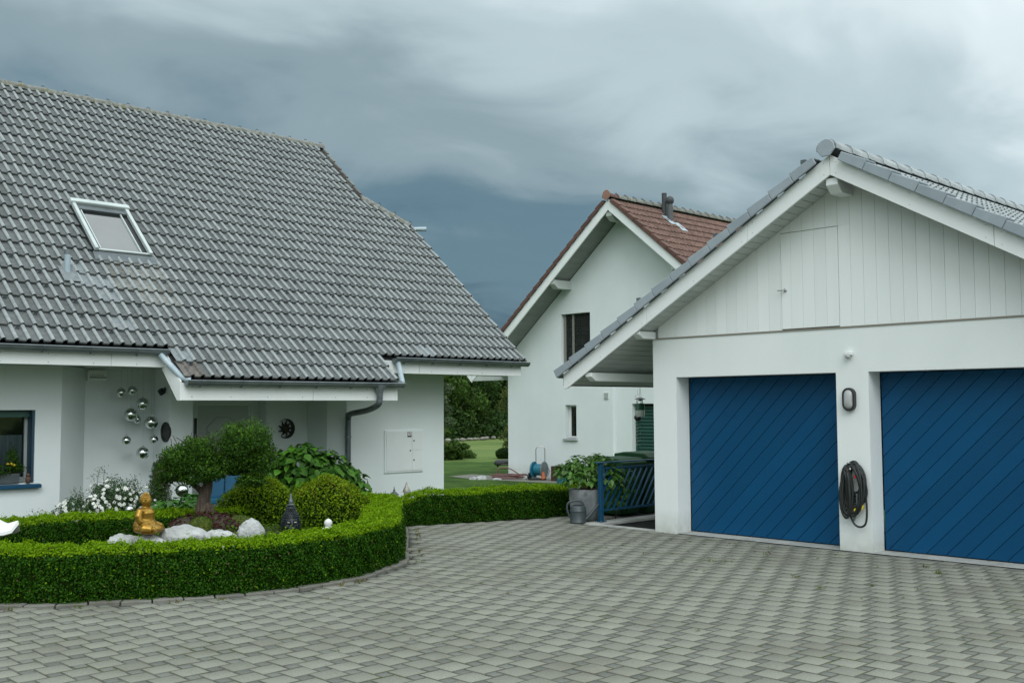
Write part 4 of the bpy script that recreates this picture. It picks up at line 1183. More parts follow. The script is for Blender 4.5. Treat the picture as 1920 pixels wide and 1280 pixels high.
# ridge: end disc and ridge tiles
rz = 4.71
rd_ = 4.672
hexp = [(GY-.115,rd_-.02),(GY-.102,rd_+.05),(GY-.055,rd_+.098),(GY,rd_+.112),(GY+.055,rd_+.098),(GY+.102,rd_+.05),(GY+.115,rd_-.02),(GY+.055,rd_-.095),(GY-.045,rd_-.095)]
build(MB().prism([(GXB-.085,a,b) for a, b in hexp], (.02,0,0)), 'ridge_end_disc', MT['gtile'], groof, bevel=.006)
x = GXB-.066
while x < GXE:
    ridge_tile((x, GY, rz-.035), (x+.39, GY, rz-.045), .125, MT['gtile_top'], groof, flare=.009)
    x += .385
# clips on the left verge
for s_ in (.30, 1.75, 3.2):
    p = Vector((GXB-.02, GY+s_*GCA+.07, 4.72-s_*GSA)); build(MB().box((p.x-.01,p.y-.03,p.z-.02),(p.x+.05,p.y+.03,p.z+.03)), 'storm_clip', MT['zinc_dark'], groof)
# eave gutter seen end-on
gm = MB(); V = []
for x in (GXB-.03, GXE):
    for q in range(9):
        a = math.pi*(1+q/8); V.append((x, 10.37+.06*math.cos(a), 2.17+.06*math.sin(a)))
gm.add(V, [(q, q+1, 9+q+1, 9+q) for q in range(8)]); gm.prism([V[q] for q in range(9)], (.005,0,0)); gm.tube([(GXB-.03,10.43,2.175),(GXE,10.43,2.175)], .009, 6)
build(gm, 'gutter', MT['zinc'], garage, smooth=45)
# ---- purlins
def purlin(y, z, w, h, x1, dz=0):
    mb = MB()
    x0_ = GXB+.035
    V = [(x0_,y-w/2,z),(x0_,y+w/2,z),(x0_,y+w/2,z+h*.45),(x0_,y-w/2,z+h*.45)]
    prof = [(x0_,z+h),(x0_,z+h*.52),(x0_+.10,z),(x1,z),(x1,z+h)]
    mb.prism([(a,y-w/2,b) for a, b in prof], (0,w,0))
    return build(mb, 'purlin', MT['white_paint'], garage, bevel=.006)
purlin(GY, 4.17, .15, .17, GXF-.001)
purlin(9.0, 2.62, .13, .10, GXF-.002)
purlin(9.86, 2.06, .12, .12, GXE-.1)
# right-hand eave beam (outside the picture)
purlin(2.24, 2.06, .12, .12, GXE-.1)

# ---- fittings on the garage front: lamp, motion sensor
lamp = thing('bulkhead_lamp', (11.39, 6.07, 1.77), 'oval black-rimmed bulkhead lamp on the pillar between the garage doors', 'lamp')
def stad(y, z, w, h, n=10):
    out_ = []
    for k in range(n): a = math.pi*k/(n-1); out_.append((y+w/2*math.cos(a), z+(h/2-w/2)+w/2*math.sin(a)))
    for k in range(n): a = math.pi+math.pi*k/(n-1); out_.append((y+w/2*math.cos(a), z-(h/2-w/2)+w/2*math.sin(a)))
    return out_
def ringp(y, z, w, h, t_, xa, xb):
    mb = MB(); o_, i_ = stad(y,z,w,h), stad(y,z,w-2*t_,h-2*t_); n = len(o_)
    V = [(xa,*p) for p in o_]+[(xb,*p) for p in o_]+[(xb,*p) for p in i_]+[(xa,*p) for p in i_]
    F = []
    for i in range(n):
        j = (i+1) % n
        for q in range(4): F.append((q*n+i, q*n+j, ((q+1) % 4)*n+j, ((q+1) % 4)*n+i))
    return mb.add(V, F)
build(ringp(6.07,1.77,.155,.275,.022,11.399,11.335), 'rim', MT['black'], lamp, bevel=.008, seg=2)
MT['frost'] = mat('frosted_glass', (0.34, 0.355, 0.35), (0.46, 0.475, 0.465), 8, 0.35, coat=.5)
gl = MB(); V = []; F = []; prev = None
for q, (sc_, x) in enumerate(((1, 11.36), (.92, 11.335), (.72, 11.318), (.35, 11.308))):
    for p in stad(6.07, 1.77, .115*sc_, .235*sc_): V.append((x,*p))
n_ = 20
for q in range(3):
    for i in range(n_): j = (i+1) % n_; F.append((q*n_+i, q*n_+j, (q+1)*n_+j, (q+1)*n_+i))
F.append(tuple(range(3*n_, 4*n_)))
build(gl.add(V, F), 'glass', MT['frost'], lamp, smooth=60)
ms = thing('motion_sensor', (11.38, 6.065, 2.29), 'small white motion sensor on the wall above the oval lamp', 'sensor')
build(MB().box((11.345,6.02,2.285), (11.399,6.11,2.335)), 'housing', MT['white_paint'], ms, bevel=.012, seg=3)
build(MB().ball((11.35,6.065,2.272), (.035,.033,.028)), 'lens', MT['frost'], ms, smooth=180)

# ================================================================== NEIGHBOUR HOUSE
NX, NV, NR, NT = 22.07, 21.3, 18.27, 0.82           # front wall, verge plane, ridge line y, roof pitch
NB = -0.5
nb = thing('house', (26.0, NR, NB), 'white gabled house with a brown tiled roof standing behind the garage', 'house')
ntop = lambda y: 7.08-NT*abs(y-NR)
clean(build(wall_grid([18.84, 23.0], ntop, NB, [(19.638, 20.757, 2.85, 4.375), (20.19, 20.615, .80, 1.752)], 'x', NX, .3), 'gable_wall', MT['plaster'], nb))
clean(build(wall_grid([13.54, 18.838], lambda y: 2.6, NB, [(16.55, 18.25, NB, 1.775)], 'x', NX+.13, .3), 'lower_wall', MT['plaster'], nb))
build(wall_grid([13.54, NR, 18.84], ntop, 2.601, [], 'x', NX, .3), 'gable_wall', MT['plaster'], nb)
build(MB().box((NX+.302,22.7,NB), (31.0,22.998,3.1)), 'side_wall', MT['plaster'], nb)
build(MB().box((NX+.432,13.54,NB), (31.0,13.84,3.1)), 'side_wall', MT['plaster'], nb)
build(MB().box((30.7,13.842,NB), (31.0,22.698,5.5)), 'back_wall', MT['plaster'], nb)
# upper window: venetian blind of dark slats with two ladder tapes
w1 = build(MB().box((NX+.20,19.645,2.853), (NX+.24,19.70,4.37)).box((NX+.20,20.69,2.853), (NX+.24,20.75,4.37)).box((NX+.20,19.70,2.853), (NX+.24,20.69,2.92)).box((NX+.20,20.29,2.92), (NX+.24,20.36,4.37)), 'window', MT['slat'], nb)
build(MB().box((NX+.26,19.645,2.855), (NX+.28,20.75,4.37)), 'pane', MT['dark'], w1)
z = 3.02; sl_me = None
while z < 4.33:
    build(MB().prism([(NX+.10,19.66,z),(NX+.155,19.66,z+.030),(NX+.157,19.66,z+.036),(NX+.10,19.66,z+.008)], (0,1.08,0)), 'slat', MT['slat'], w1)
    z += .058
build(MB().box((NX+.09,19.66,2.94), (NX+.16,20.74,3.0)), 'bottom_rail', MT['tape'], w1)
for yy in (20.36, 20.68): build(MB().box((NX+.085,yy-.04,3.0), (NX+.094,yy+.04,4.36)), 'ladder_tape', MT['tape'], w1)
build(MB().box((NX-.04,19.60,2.80), (NX+.15,20.80,2.848)), 'sill', MT['stone_sill'], w1)
# lower window
w2 = build(MB().box((NX+.16,20.195,.803), (NX+.21,20.235,1.75)).box((NX+.16,20.55,.803), (NX+.21,20.612,1.75)).box((NX+.16,20.235,.803), (NX+.21,20.55,.86)).box((NX+.16,20.235,1.70), (NX+.21,20.55,1.75)), 'window', MT['white_paint'], nb)
build(MB().box((NX+.19,20.235,.86), (NX+.195,20.55,1.70)), 'pane', MT['glass'], w2)
build(MB().box((NX+.24,20.2,.81), (NX+.25,20.6,1.74)), 'curtain', MT['curtain'], w2)
build(MB().box((NX-.06,20.14,.735), (NX+.16,20.68,.80)), 'sill', MT['stone_sill'], w2, bevel=.006)
# green roller shutter
shu = build(MB().box((NX+.33,16.56,NB), (NX+.36,18.24,1.77)), 'roller_shutter', MT['dark'], nb)
z = NB+.02
while z < 1.70:
    build(MB().prism([(NX+.30,16.57,z),(NX+.285,16.57,z+.03),(NX+.29,16.57,z+.07),(NX+.31,16.57,z+.082),(NX+.328,16.57,z+.082),(NX+.328,16.57,z)], (0,1.66,0)), 'shutter_slat', MT['shutter'], shu)
    z += .092
build(MB().box((NX+.26,18.17,NB), (NX+.33,18.235,1.77)), 'guide_rail', MT['shutter'], shu)
# vent grille
vg = build(MB().box((NX-.015,18.96,1.90), (NX-.001,19.14,2.10)), 'vent_grille', MT['white_paint'], nb)
for k in range(6): build(MB().prism([(NX-.03,18.975,1.915+k*.03),(NX-.016,18.975,1.930+k*.03),(NX-.016,18.975,1.935+k*.03),(NX-.03,18.975,1.92+k*.03)], (0,.15,0)), 'louvre', MT['frame'], vg)
# barge boards, soffit boards, purlins
def nz(y, z0): return z0-NT*abs(y-NR)
for sgn, ye in ((1, 5.5), (-1, 5.5)):
    a, b = NR+sgn*.002, NR+sgn*ye
    MTn = MT['white_paint']
    build(MB().prism([(NV,a,nz(a,7.285)),(NV,b,nz(b,7.285)),(NV,b,nz(b,7.0)),(NV,a,nz(a,7.0))], (.04,0,0)), 'barge_board', MTn, nb)
NCA = 1/math.sqrt(1+NT*NT); NSA = NT*NCA
for sgn in (1, -1):
    s_ = .03
    while s_ < 6.6:
        a = Vector((0, NR+sgn*s_*NCA, 7.10-s_*NSA)); b = Vector((0, NR+sgn*(s_+.112)*NCA, 7.10-(s_+.112)*NSA))
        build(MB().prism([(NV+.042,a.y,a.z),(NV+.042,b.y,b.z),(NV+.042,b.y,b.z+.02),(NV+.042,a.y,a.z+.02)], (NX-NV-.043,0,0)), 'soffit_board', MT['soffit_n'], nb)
        s_ += .12
for yy, z in ((NR, 6.72), (20.43, 5.06), (16.11, 5.06)):
    h = .24
    build(MB().prism([(NV+.045,yy-.10,z+h),(NV+.045,yy-.10,z+h*.5),(NV+.20,yy-.10,z),(NX-.001,yy-.10,z),(NX-.001,yy-.10,z+h)], (0,.20,0)), 'purlin', MT['soffit'], nb)
# roof
rd = MB()
for sgn in (1, -1):
    rd.prism([(NV+.044,NR,7.27),(31.6,NR,7.27),(31.6,NR+sgn*5.5,7.27-NT*5.5),(NV+.044,NR+sgn*5.5,7.27-NT*5.5)], (0,0,-.10))
nroof = build(rd, 'roof', MT['deck'], nb)
bt_me = tile_mesh('tile', MT['btile'], .30, .39, 2, .044, .085, .018, .034, MT['btile_roll'])
tl = []
for r in range(20):
    s_ = 7.0-r*.345
    if s_ < .2: break
    for c in range(33):
        p = Vector((NV+.05+c*.30, NR-s_*NCA, 7.30-s_*NSA))
        ex, ey = Vector((1,0,0)), Vector((0, NCA, NSA)); ez = ex.cross(ey)
        M4 = Matrix((ex, ey, ez)).transposed().to_4x4(); M4.translation = p
        M4 = M4 @ Matrix.Rotation(rng.normal(0,.006), 4, 'Z')
        vis = c < 22 and s_ < 5.2
        tl.append((r*-.01+c*.01+(0 if vis else 100)+s_, M4))
tl.sort(key=lambda t_: t_[0])
for _, M4 in tl[:300]:
    o = link('tile', bt_me, nroof); o.matrix_basis = Matrix.Translation(-wloc(nroof)) @ M4
join_tiles('tile_field', bt_me, [t_[1] for t_ in tl[300:]], [MT['btile_all'], MT['btile_roll_all']], nroof)
def nverge(sgn, s0, s1):
    def P3(x, s, l): return Vector((x, NR+sgn*(s*NCA+l*NSA), 7.285-s*NSA+l*NCA))
    mb = MB().prism([P3(NV-.05,s0,-.005),P3(NV-.05,s1,-.005),P3(NV-.05,s1,.125),P3(NV-.05,s0,.098)], (.03,0,0))
    mb.prism([P3(NV-.0195,s0,.072),P3(NV-.0195,s1,.099),P3(NV-.0195,s1,.125),P3(NV-.0195,s0,.098)], (.14,0,0))
    build(mb, 'verge_tile', MT['bverge'], nroof, bevel=.008)
s_ = .12
for k in range(19):
    for sgn in (1, -1): nverge(sgn, s_+.002, s_+.343)
    s_ += .346
x = NV-.06
while x < 31.5:
    ridge_tile((x, NR, 7.36), (x+.38, NR, 7.35), .13, MT['ridge'] if x > NV+.2 else MT['bverge'], nroof, clip=MT['black'], flare=.02)
    x += .375
build(MB().prism([(NV-.07,NR+.14*math.cos(a),7.40+.14*math.sin(a)) for a in [k*math.pi/5 for k in range(10)]], (.02,0,0)), 'ridge_end_disc', mat('terracotta_disc', (.25,.13,.095), (.30,.17,.125), 8), nroof, bevel=.006)
# flue pipes
MT['flue'] = mat('dark_flue', (0.035, 0.042, 0.046), (0.055, 0.062, 0.066), 8, 0.6)
f1 = build(MB().lathe([(.072,-.6),(.072,.73),(.064,.73),(.06,.6)], (23.33,17.92,6.95), 16), 'flue_pipe', MT['flue'], nb, smooth=50)
f2 = build(MB().lathe([(.085,-.6),(.085,.48),(.07,.50),(.07,.54)], (23.30,17.70,6.80), 16), 'flue_pipe', MT['flue'], nb, smooth=50)
build(MB().ball((23.30,17.70,7.44), (.115,.115,.125), 16, 10), 'cowl', MT['flue'], f2, smooth=180)
for dx in (0, .34):
    sx = .60+dx*.9
    a = Vector((23.05+dx*.6, NR-sx*NCA, 7.38-sx*NSA)); 
    build(MB().prism([a, a+Vector((.26,0,0)), a+Vector((.26,-.42*NCA,-.42*NSA)), a+Vector((0,-.42*NCA,-.42*NSA))], (0,.01,.012)), 'flashing', MT['zinc_pale'], nroof)
# covered terrace at the far corner of that house
ter = build(MB().prism([(22.6,25.45,2.66),(27.0,25.45,2.66),(27.0,23.2,2.66),(22.6,23.2,2.66)], (0,0,.10)), 'terrace_roof', MT['soffit'], nb)
build(MB().box((22.56,23.05,2.545), (22.66,25.2,2.74)), 'edge_beam', MT['soffit'], ter)
build(MB().prism([(22.54,25.20,2.50),(22.54,25.44,2.74),(22.54,25.20,2.74)], (.06,0,0)), 'rafter_end', MT['white_paint'], ter)
build(MB().bar((24.3,25.3,2.66), (25.2,25.0,2.05), .09, .09).bar((25.2,25.0,NB), (25.2,25.0,2.66), .14, .14), 'post', MT['bark'], ter)
# ================================================================== GARDEN PLANTS
U3, W3 = Vector((.719, -.695, 0)), Vector((-.695, -.719, 0))     # two garden directions: along the bed front, towards the drive
def G(c, u=0, w=0, z=0): return Vector(c)+U3*u+W3*w+Vector((0,0,z))
def shell(c, r, n, thick=.22, lump=.10, zmin=-1.0, ax=None):
    """leaf points in the outer shell of a lumpy ellipsoid with axes along U3, W3, z"""
    d = rng.normal(0, 1, (n, 3)); d /= np.linalg.norm(d, axis=1, keepdims=True)
    d = d[d[:, 2] > zmin]
    ph = rng.uniform(0, 6, 6)
    lum = 1+lump*(np.sin(d[:, 0]*4+ph[0])*np.sin(d[:, 1]*5+ph[1])+.7*np.sin(d[:, 2]*7+d[:, 0]*6+ph[2])+.5*np.sin(d[:, 1]*11+d[:, 2]*9+ph[3]))
    q = d*(1-np.abs(rng.normal(0, thick, len(d))))[:, None]*lum[:, None]
    B = np.array([list(U3), list(W3), [0, 0, 1]])
    P = np.array(c)+(q*np.array(r)) @ B
    Nn = (d/np.array(r)) @ B; Nn /= np.linalg.norm(Nn, axis=1, keepdims=True)
    return P, Nn
def foliage(parts, name, mats, parent, L, W, spread=.8, mi_fn=None, upright=0., fold=.25):
    P = np.vstack([p[0] for p in parts]); Nn = np.vstack([p[1] for p in parts])
    V, F = leaves(P, Nn, L, W, spread, fold, upright)
    mi = mi_fn(P, Nn) if mi_fn else None
    return link(name, mesh_np(name, V-np.array(wloc(parent)), F, mats, mi=mi), parent)
def stems(base, tips, r, name, m_, parent, wob=.03):
    mb = MB()
    for t_ in tips:
        a, b = Vector(base), Vector(t_)
        md = a.lerp(b, .5)+Vector(rng.normal(0, wob, 3))
        mb.tube([tuple(p) for p in catmull([tuple(a), tuple(md), tuple(b)], 4)], [r*(1-.08*k) for k in range(9)], 6)
    return build(mb, name, m_, parent, smooth=180)

# ---- bonsai-like pruned tree
tb = Vector((6.112, 11.60, .36))
tree = thing('pruned_tree', tb, 'low cloud-pruned garden tree with a thick gnarled trunk in the flower bed', 'tree')
tr = MB()
tr.tube([tuple(p) for p in catmull([tuple(G(tb,-.02,0,-.05)),tuple(G(tb,-.03,0,.10)),tuple(G(tb,-.02,.01,.25)),tuple(G(tb,.02,0,.42)),tuple(G(tb,.04,0,.60))],5)], [.17,.165,.15,.13,.118,.105,.098,.09,.085,.08,.078,.075,.07,.068,.064,.06,.058,.055,.052,.05,.048], 14)
for k in range(6):
    a = k*1.05; tr.tube([tuple(G(tb,.19*math.cos(a),.19*math.sin(a),-.04)),tuple(G(tb,.09*math.cos(a),.09*math.sin(a),.05)),tuple(G(tb,.04*math.cos(a),.04*math.sin(a),.2))], [.035,.05,.045], 7)
limb = [[(0,0,.30),(-.14,.03,.44),(-.26,.05,.52),(-.36,.03,.66)], [(.02,0,.50),(.14,.02,.60),(.22,.04,.615),(.34,.03,.56),(.46,0,.60),(.52,0,.75)], [(.03,0,.55),(-.06,.02,.72),(-.12,0,.85)], [(.04,0,.58),(.12,-.03,.76),(.32,-.02,.90)], [(-.26,.05,.52),(-.40,.06,.50),(-.48,.04,.46)], [(.03,0,.52),(-.14,-.08,.66),(-.30,-.1,.75)]]
for l_ in limb:
    pts = [tuple(p) for p in catmull([tuple(G(tb,*q)) for q in l_], 5)]
    tr.tube(pts, [.040-.022*k/(len(pts)-1) for k in range(len(pts))], 8)
build(tr, 'trunk', MT['bark'], tree, remesh=.012)
tw = MB(); r_ = np.random.default_rng(3)
for (u, w, z) in [(-.36,.03,.66),(-.12,0,.85),(.32,-.02,.90),(.52,0,.75),(-.3,-.1,.75),(-.45,.04,.5)]:
    for k in range(9):
        d = r_.normal(0, .11, 3); a = G(tb,u,w,z); tw.tube([a, a+Vector(d)*.6+Vector((0,0,.02)), a+Vector(d)*1.3+Vector((0,0,.05))], [.010,.007,.004], 5)
build(tw, 'twigs', MT['bark'], tree)
pads = [(-.36,.02,.74,.20,.22,.16,2300),(-.10,.02,.84,.24,.24,.17,3000),(-.20,.14,.70,.24,.16,.16,2200),(-.47,.05,.56,.11,.13,.13,1000),(-.30,.10,.56,.15,.14,.10,900),(-.02,.14,.62,.20,.13,.13,1500),(.10,.08,.74,.14,.14,.13,900),
        (.46,0,.93,.36,.32,.26,6800),(.58,0,.72,.28,.26,.20,3600),(.36,.03,.84,.17,.18,.18,1300),(.56,.05,.48,.19,.17,.08,1400),(.40,.04,.66,.15,.15,.12,1100),(.04,.16,.56,.13,.11,.09,700),(-.12,.18,.50,.14,.1,.08,600),(.26,.10,.66,.16,.13,.12,1000),(.16,.16,.58,.13,.10,.09,700)]
parts = [shell(G(tb,u,w,z), (a,b,c), n, .30, .19) for u,w,z,a,b,c,n in pads]
foliage(parts, 'crown', [MT['bonsai_leaf'], MT['bonsai_tip']], tree, .030, .017, .85, lambda P, Nn: ((rng.uniform(0,1,len(P)) < 0.05+.40*np.clip(Nn[:,2],0,1))).astype(int))
# ---- moss mound with purple-leaved edging round the trunk
mound = thing('root_mound', (5.95, 11.3, .3), 'dark planted mound with moss around the foot of the pruned tree', 'mound')
V = MB().ball((6.02,11.35,.30), (.48,.36,.17), 22, 12, rot=Matrix((U3, W3, (0,0,1))).transposed())
build(V, 'earth', MT['soil'], mound, smooth=180)
foliage([shell((6.05,11.36,.31), (.50,.37,.175), 2400, .05, .05, .05)], 'purple_leaves', [MT['purple'], MT['azalea_low']], mound, .045, .030, .7, lambda P, Nn: (rng.uniform(0,1,len(P)) < .15).astype(int))
ms_ = MB().ball(G((6.0,11.30,.33),-.02,.24,0), (.155,.13,.135), 18, 10, rot=Matrix((U3, W3, (0,0,1))).transposed())
build(ms_, 'moss_cushion', MT['moss'], mound, smooth=180)
foliage([shell(G((6.0,11.30,.33),-.02,.24,0), (.16,.135,.14), 2200, .02, .02)], 'moss_blades', MT['azalea_low'], mound, .016, .008, .6)
ms2 = MB().ball(G((6.05,11.36,.36),.34,.02,-.02), (.20,.17,.11), 18, 10, rot=Matrix((U3, W3, (0,0,1))).transposed())
build(ms2, 'moss_cushion', MT['moss'], mound, smooth=180)
foliage([shell(G((6.05,11.36,.36),.34,.02,-.02), (.205,.175,.115), 1500, .02, .02)], 'moss_blades', MT['azalea_low'], mound, .018, .009, .6)

# ---- azalea domes
def dome(c, r, n, label, red=.0):
    t_ = thing('azalea_bush', c, label, 'bush', 'clipped domed bushes in the flower bed')
    stems(c, [G(c, r[0]*.5*math.cos(a), r[1]*.5*math.sin(a), r[2]*.6) for a in np.linspace(0, 5.5, 7)], .014, 'stems', MT['bark'], t_)
    core = MB().ball(Vector(c)+Vector((0,0,r[2]*.05)), (r[0]*.82, r[1]*.82, r[2]*.82), 18, 10, rot=Matrix((U3, W3, (0,0,1))).transposed())
    build(core, 'inner_twigs', MT['box_core'], t_, smooth=180)
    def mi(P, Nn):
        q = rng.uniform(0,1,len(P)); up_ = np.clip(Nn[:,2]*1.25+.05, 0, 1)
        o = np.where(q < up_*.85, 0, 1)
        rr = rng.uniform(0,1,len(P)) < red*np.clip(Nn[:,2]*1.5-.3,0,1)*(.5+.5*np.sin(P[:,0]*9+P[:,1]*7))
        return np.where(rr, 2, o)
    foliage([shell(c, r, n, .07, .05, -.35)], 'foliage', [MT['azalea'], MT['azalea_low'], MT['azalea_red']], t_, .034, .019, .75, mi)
    return t_
dome((7.70,11.40,.22), (.58,.54,.61), 15000, 'wide clipped green dome bush right of the black Buddha head', .45)
dome((7.00,11.88,.26), (.56,.48,.59), 12000, 'clipped yellow-green dome bush partly behind the pruned tree and the black head', .1)

# ---- broad leaf used by the hydrangeas: shared mesh, each outer leaf its own part
def leaf_mesh(name, m_, L=.14, W=.095):
    n = 5; V = []; F = []
    prof = [0, .72, 1, .82, .42, 0]
    for k, w in enumerate(prof):
        y = L*k/n; dz = -.10*L*(k/n)**2
        V += [(-W/2*w, y, dz+.16*W*w), (0, y, dz), (W/2*w, y, dz+.16*W*w)]
    for k in range(n):
        a = 3*k; F += [(a, a+1, a+4, a+3), (a+1, a+2, a+5, a+4)]
    me = bpy.data.meshes.new(name); me.from_pydata(V, [], F); me.materials.append(m_)
    me.polygons.foreach_set('use_smooth', [True]*len(F)); me.update(); return me
def broad_bush(t_, lobes, n_single, L, W, m_leaf, m_in, inner_n, stem_base):
    me = leaf_mesh('leaf', m_leaf, L, W)
    P, Nn = [], []
    tot = sum(l_[1][0]*l_[1][2] for l_ in lobes)
    for c, r in lobes:
        p, q = shell(c, r, int(inner_n*r[0]*r[2]/tot), .20, .08, -.6); P.append(p); Nn.append(q)
    foliage(list(zip(P, Nn)), 'inner_leaves', m_in, t_, L*.85, W*.85, .45, fold=.12, upright=.25)
    k = 0
    while k < n_single:
        c, r = lobes[rng.choice(len(lobes), p=np.array([l_[1][0]*l_[1][2] for l_ in lobes])/tot)]
        p, q = shell(c, r, 1, .05, .04, -.45)
        if len(p) == 0 or q[0] @ np.array([*W3]) < -.25: continue
        nrm = Vector(q[0])*.8+Vector((0,0,.55))+Vector(rng.normal(0,.22,3)); nrm.normalize()
        out_ = Vector(q[0])+Vector((0,0,-.35))+Vector(rng.normal(0,.35,3)); out_ -= nrm*out_.dot(nrm); out_.normalize()
        ex = out_.cross(nrm)
        M4 = Matrix((ex, out_, nrm)).transposed().to_4x4() @ Matrix.Scale(rng.uniform(.7, 1.2), 4); M4.translation = Vector(p[0])
        o = link('leaf', me, t_); o.matrix_basis = Matrix.Translation(-wloc(t_)) @ M4; k += 1
    stems(stem_base, [c for c, r in lobes]+[Vector(c)+Vector(rng.normal(0,.12,3)) for c, r in lobes], .010, 'stems', MT['bark'], t_)
hy = thing('hydrangea_bush', (8.65,13.15,-.25), 'big-leaved green hydrangea bush by the porch, behind the clipped domes', 'bush')
hl = [((8.18,13.45,.62), (.36,.36,.42)), ((8.50,13.2,.74), (.40,.38,.45)), ((8.82,13.05,.62), (.40,.36,.46)), ((9.12,12.95,.42), (.30,.30,.40)), ((8.6,13.0,.35), (.5,.35,.4))]
broad_bush(hy, hl, 295, .145, .105, MT['hydrangea'], MT['hydrangea_in'], 2600, (8.7,13.1,-.25))

# ---- white-flowered shrub by the house
ws = thing('potentilla_shrub', (5.55,13.35,-.25), 'loose shrub covered in small white flowers against the house wall', 'shrub')
lob = [((5.76,13.4,.36), (.38,.34,.42), 9500), ((5.38,13.42,.24), (.38,.32,.34), 7500), ((5.02,13.4,.14), (.28,.28,.24), 3800), ((6.04,13.3,.28), (.24,.28,.32), 3800)]
foliage([shell(c, r, n, .25, .14, -.7) for c, r, n in lob], 'foliage', MT['shrub_w'], ws, .034, .017, .9)
tips = []
for k in range(26):
    c, r, n = lob[k % 4]; a = rng.uniform(-1, 1); tips.append((c[0]+.719*a*r[0]*1.2, c[1]-.695*a*r[0]*1.2+rng.normal(0,.06), c[2]+r[2]*rng.uniform(.9, 1.35)))
stems((5.6,13.4,-.25), tips, .007, 'twigs', MT['bark'], ws)
Pt = np.repeat(np.array(tips), 26, 0)+rng.normal(0, .035, (26*26, 3))
foliage([(Pt, rng.normal(0,1,Pt.shape))], 'twig_leaves', MT['shrub_w'], ws, .024, .011, .6)
fp = [shell(c, (r[0]*1.03, r[1]*1.03, r[2]*1.03), int(n*.060), .07, .14, -.45) for c, r, n in lob]
FP = np.vstack([p[0] for p in fp]); FN = np.vstack([p[1] for p in fp])
keepf = rng.uniform(0,1,len(FP)) < np.clip(1.25-(FP[:,2]-.05)*1.3, .1, 1); FP, FN = FP[keepf], FN[keepf]
FN = FN*.6+np.array([*W3])*.5
# five-petalled blossoms: petals round a centre
PP, PN = [], []
for p, q in zip(FP, FN):
    q = q/np.linalg.norm(q); a = np.cross(q, [.3,.1,.9]); a /= np.linalg.norm(a); b = np.cross(q, a)
    for k in range(5):
        an = k*1.2566; PP.append(p+(a*math.cos(an)+b*math.sin(an))*.013); PN.append(q)
foliage([(np.array(PP), np.array(PN))], 'blossoms', MT['flower_w'], ws, .024, .021, .12, fold=.1)

# ---- narrow conifer by the porch pier
cf = thing('small_conifer', (6.41,13.45,-.3), 'narrow dark upright conifer in front of the porch pier', 'conifer')
cp = []
for k in range(9):
    z = .0+.105*k; r = .20*(1-.55*(k/9)**2); cp.append(shell((6.41,13.45,z+.05), (r,r,.13), 900, .3, .16))
foliage(cp, 'foliage', MT['conifer'], cf, .045, .010, .55, upright=.5)
build(MB().tube([(6.41,13.45,-.35),(6.41,13.45,.85)], [.03,.012], 7), 'trunk', MT['bark'], cf)
# ---- soft-leaved plants behind the hedge
fr = thing('ligularia_plant', (6.25,12.62,-.1), 'low plant with soft bright green leaves between the gold statue and the pruned tree', 'plant')
fl = [((6.10,12.72,.36), (.22,.20,.16)), ((6.42,12.52,.42), (.24,.20,.18)), ((6.26,12.62,.40), (.20,.2,.16))]
broad_bush(fr, fl, 90, .12, .10, mat('soft_broad_leaf', (.045,.150,.025), (.08,.215,.04), 9, .45, rand='obj', rv=.3, leaf=.25), MT['fresh'], 260, (6.25,12.62,0))

# ---- planter hydrangea by the railing
pl = thing('planter', (11.85,10.62,0), 'large grey concrete planter tub beside the blue railing post', 'planter')
pc = (11.80,10.60)
pm = MB().lathe([(.001,.0),(.16,.0),(.205,.035),(.245,.16),(.262,.32),(.268,.475),(.232,.475),(.225,.42),(.001,.42)], (pc[0],pc[1],-.005), 36)
MT['tub'] = mat('tub_concrete', (.125,.138,.142), (.225,.242,.245), 5, .85, .5, 40, c3=(.07,.075,.075), s3=4, t3=(.56,.7), detail=8)
build(pm, 'tub', MT['tub'], pl, smooth=40)
build(MB().lathe([(.001,.43),(.228,.425)], (pc[0],pc[1],-.005), 24), 'soil', MT['soil'], pl)
hp2 = thing('hydrangea_plant', (pc[0],pc[1],.42), 'leafy green hydrangea growing out of the concrete planter tub', 'plant')
hl = [(G((*pc,.70),-.20,.0), (.22,.2,.18)), (G((*pc,.75),.02,.0), (.24,.22,.20)), (G((*pc,.78),.24,-.02), (.22,.2,.18)), (G((*pc,.62),-.05,.1), (.30,.2,.14)), (G((*pc,.62),.34,.05), (.20,.2,.20)), (G((*pc,.72),-.36,0), (.12,.1,.12)), (G((*pc,.84),-.14,0), (.16,.15,.12)), (G((*pc,.86),.18,0), (.16,.15,.12))]
broad_bush(hp2, hl, 280, .105, .062, mat('planter_leaf', (.058,.150,.022), (.105,.225,.036), 9, .42, rand='obj', rv=.3, leaf=.28), MT['fresh'], 800, (*pc,.42))
hang = thing('hydrangea_plant', (12.25,10.35,-.1), 'straggly leafy plant seen through the bars of the blue railing', 'plant')
broad_bush(hang, [((12.22,10.42,.35), (.22,.14,.38)), ((12.45,10.45,.50), (.20,.12,.28))], 110, .085, .05, MT['hydrangea'], MT['hydrangea_in'], 160, (12.25,10.42,.0))

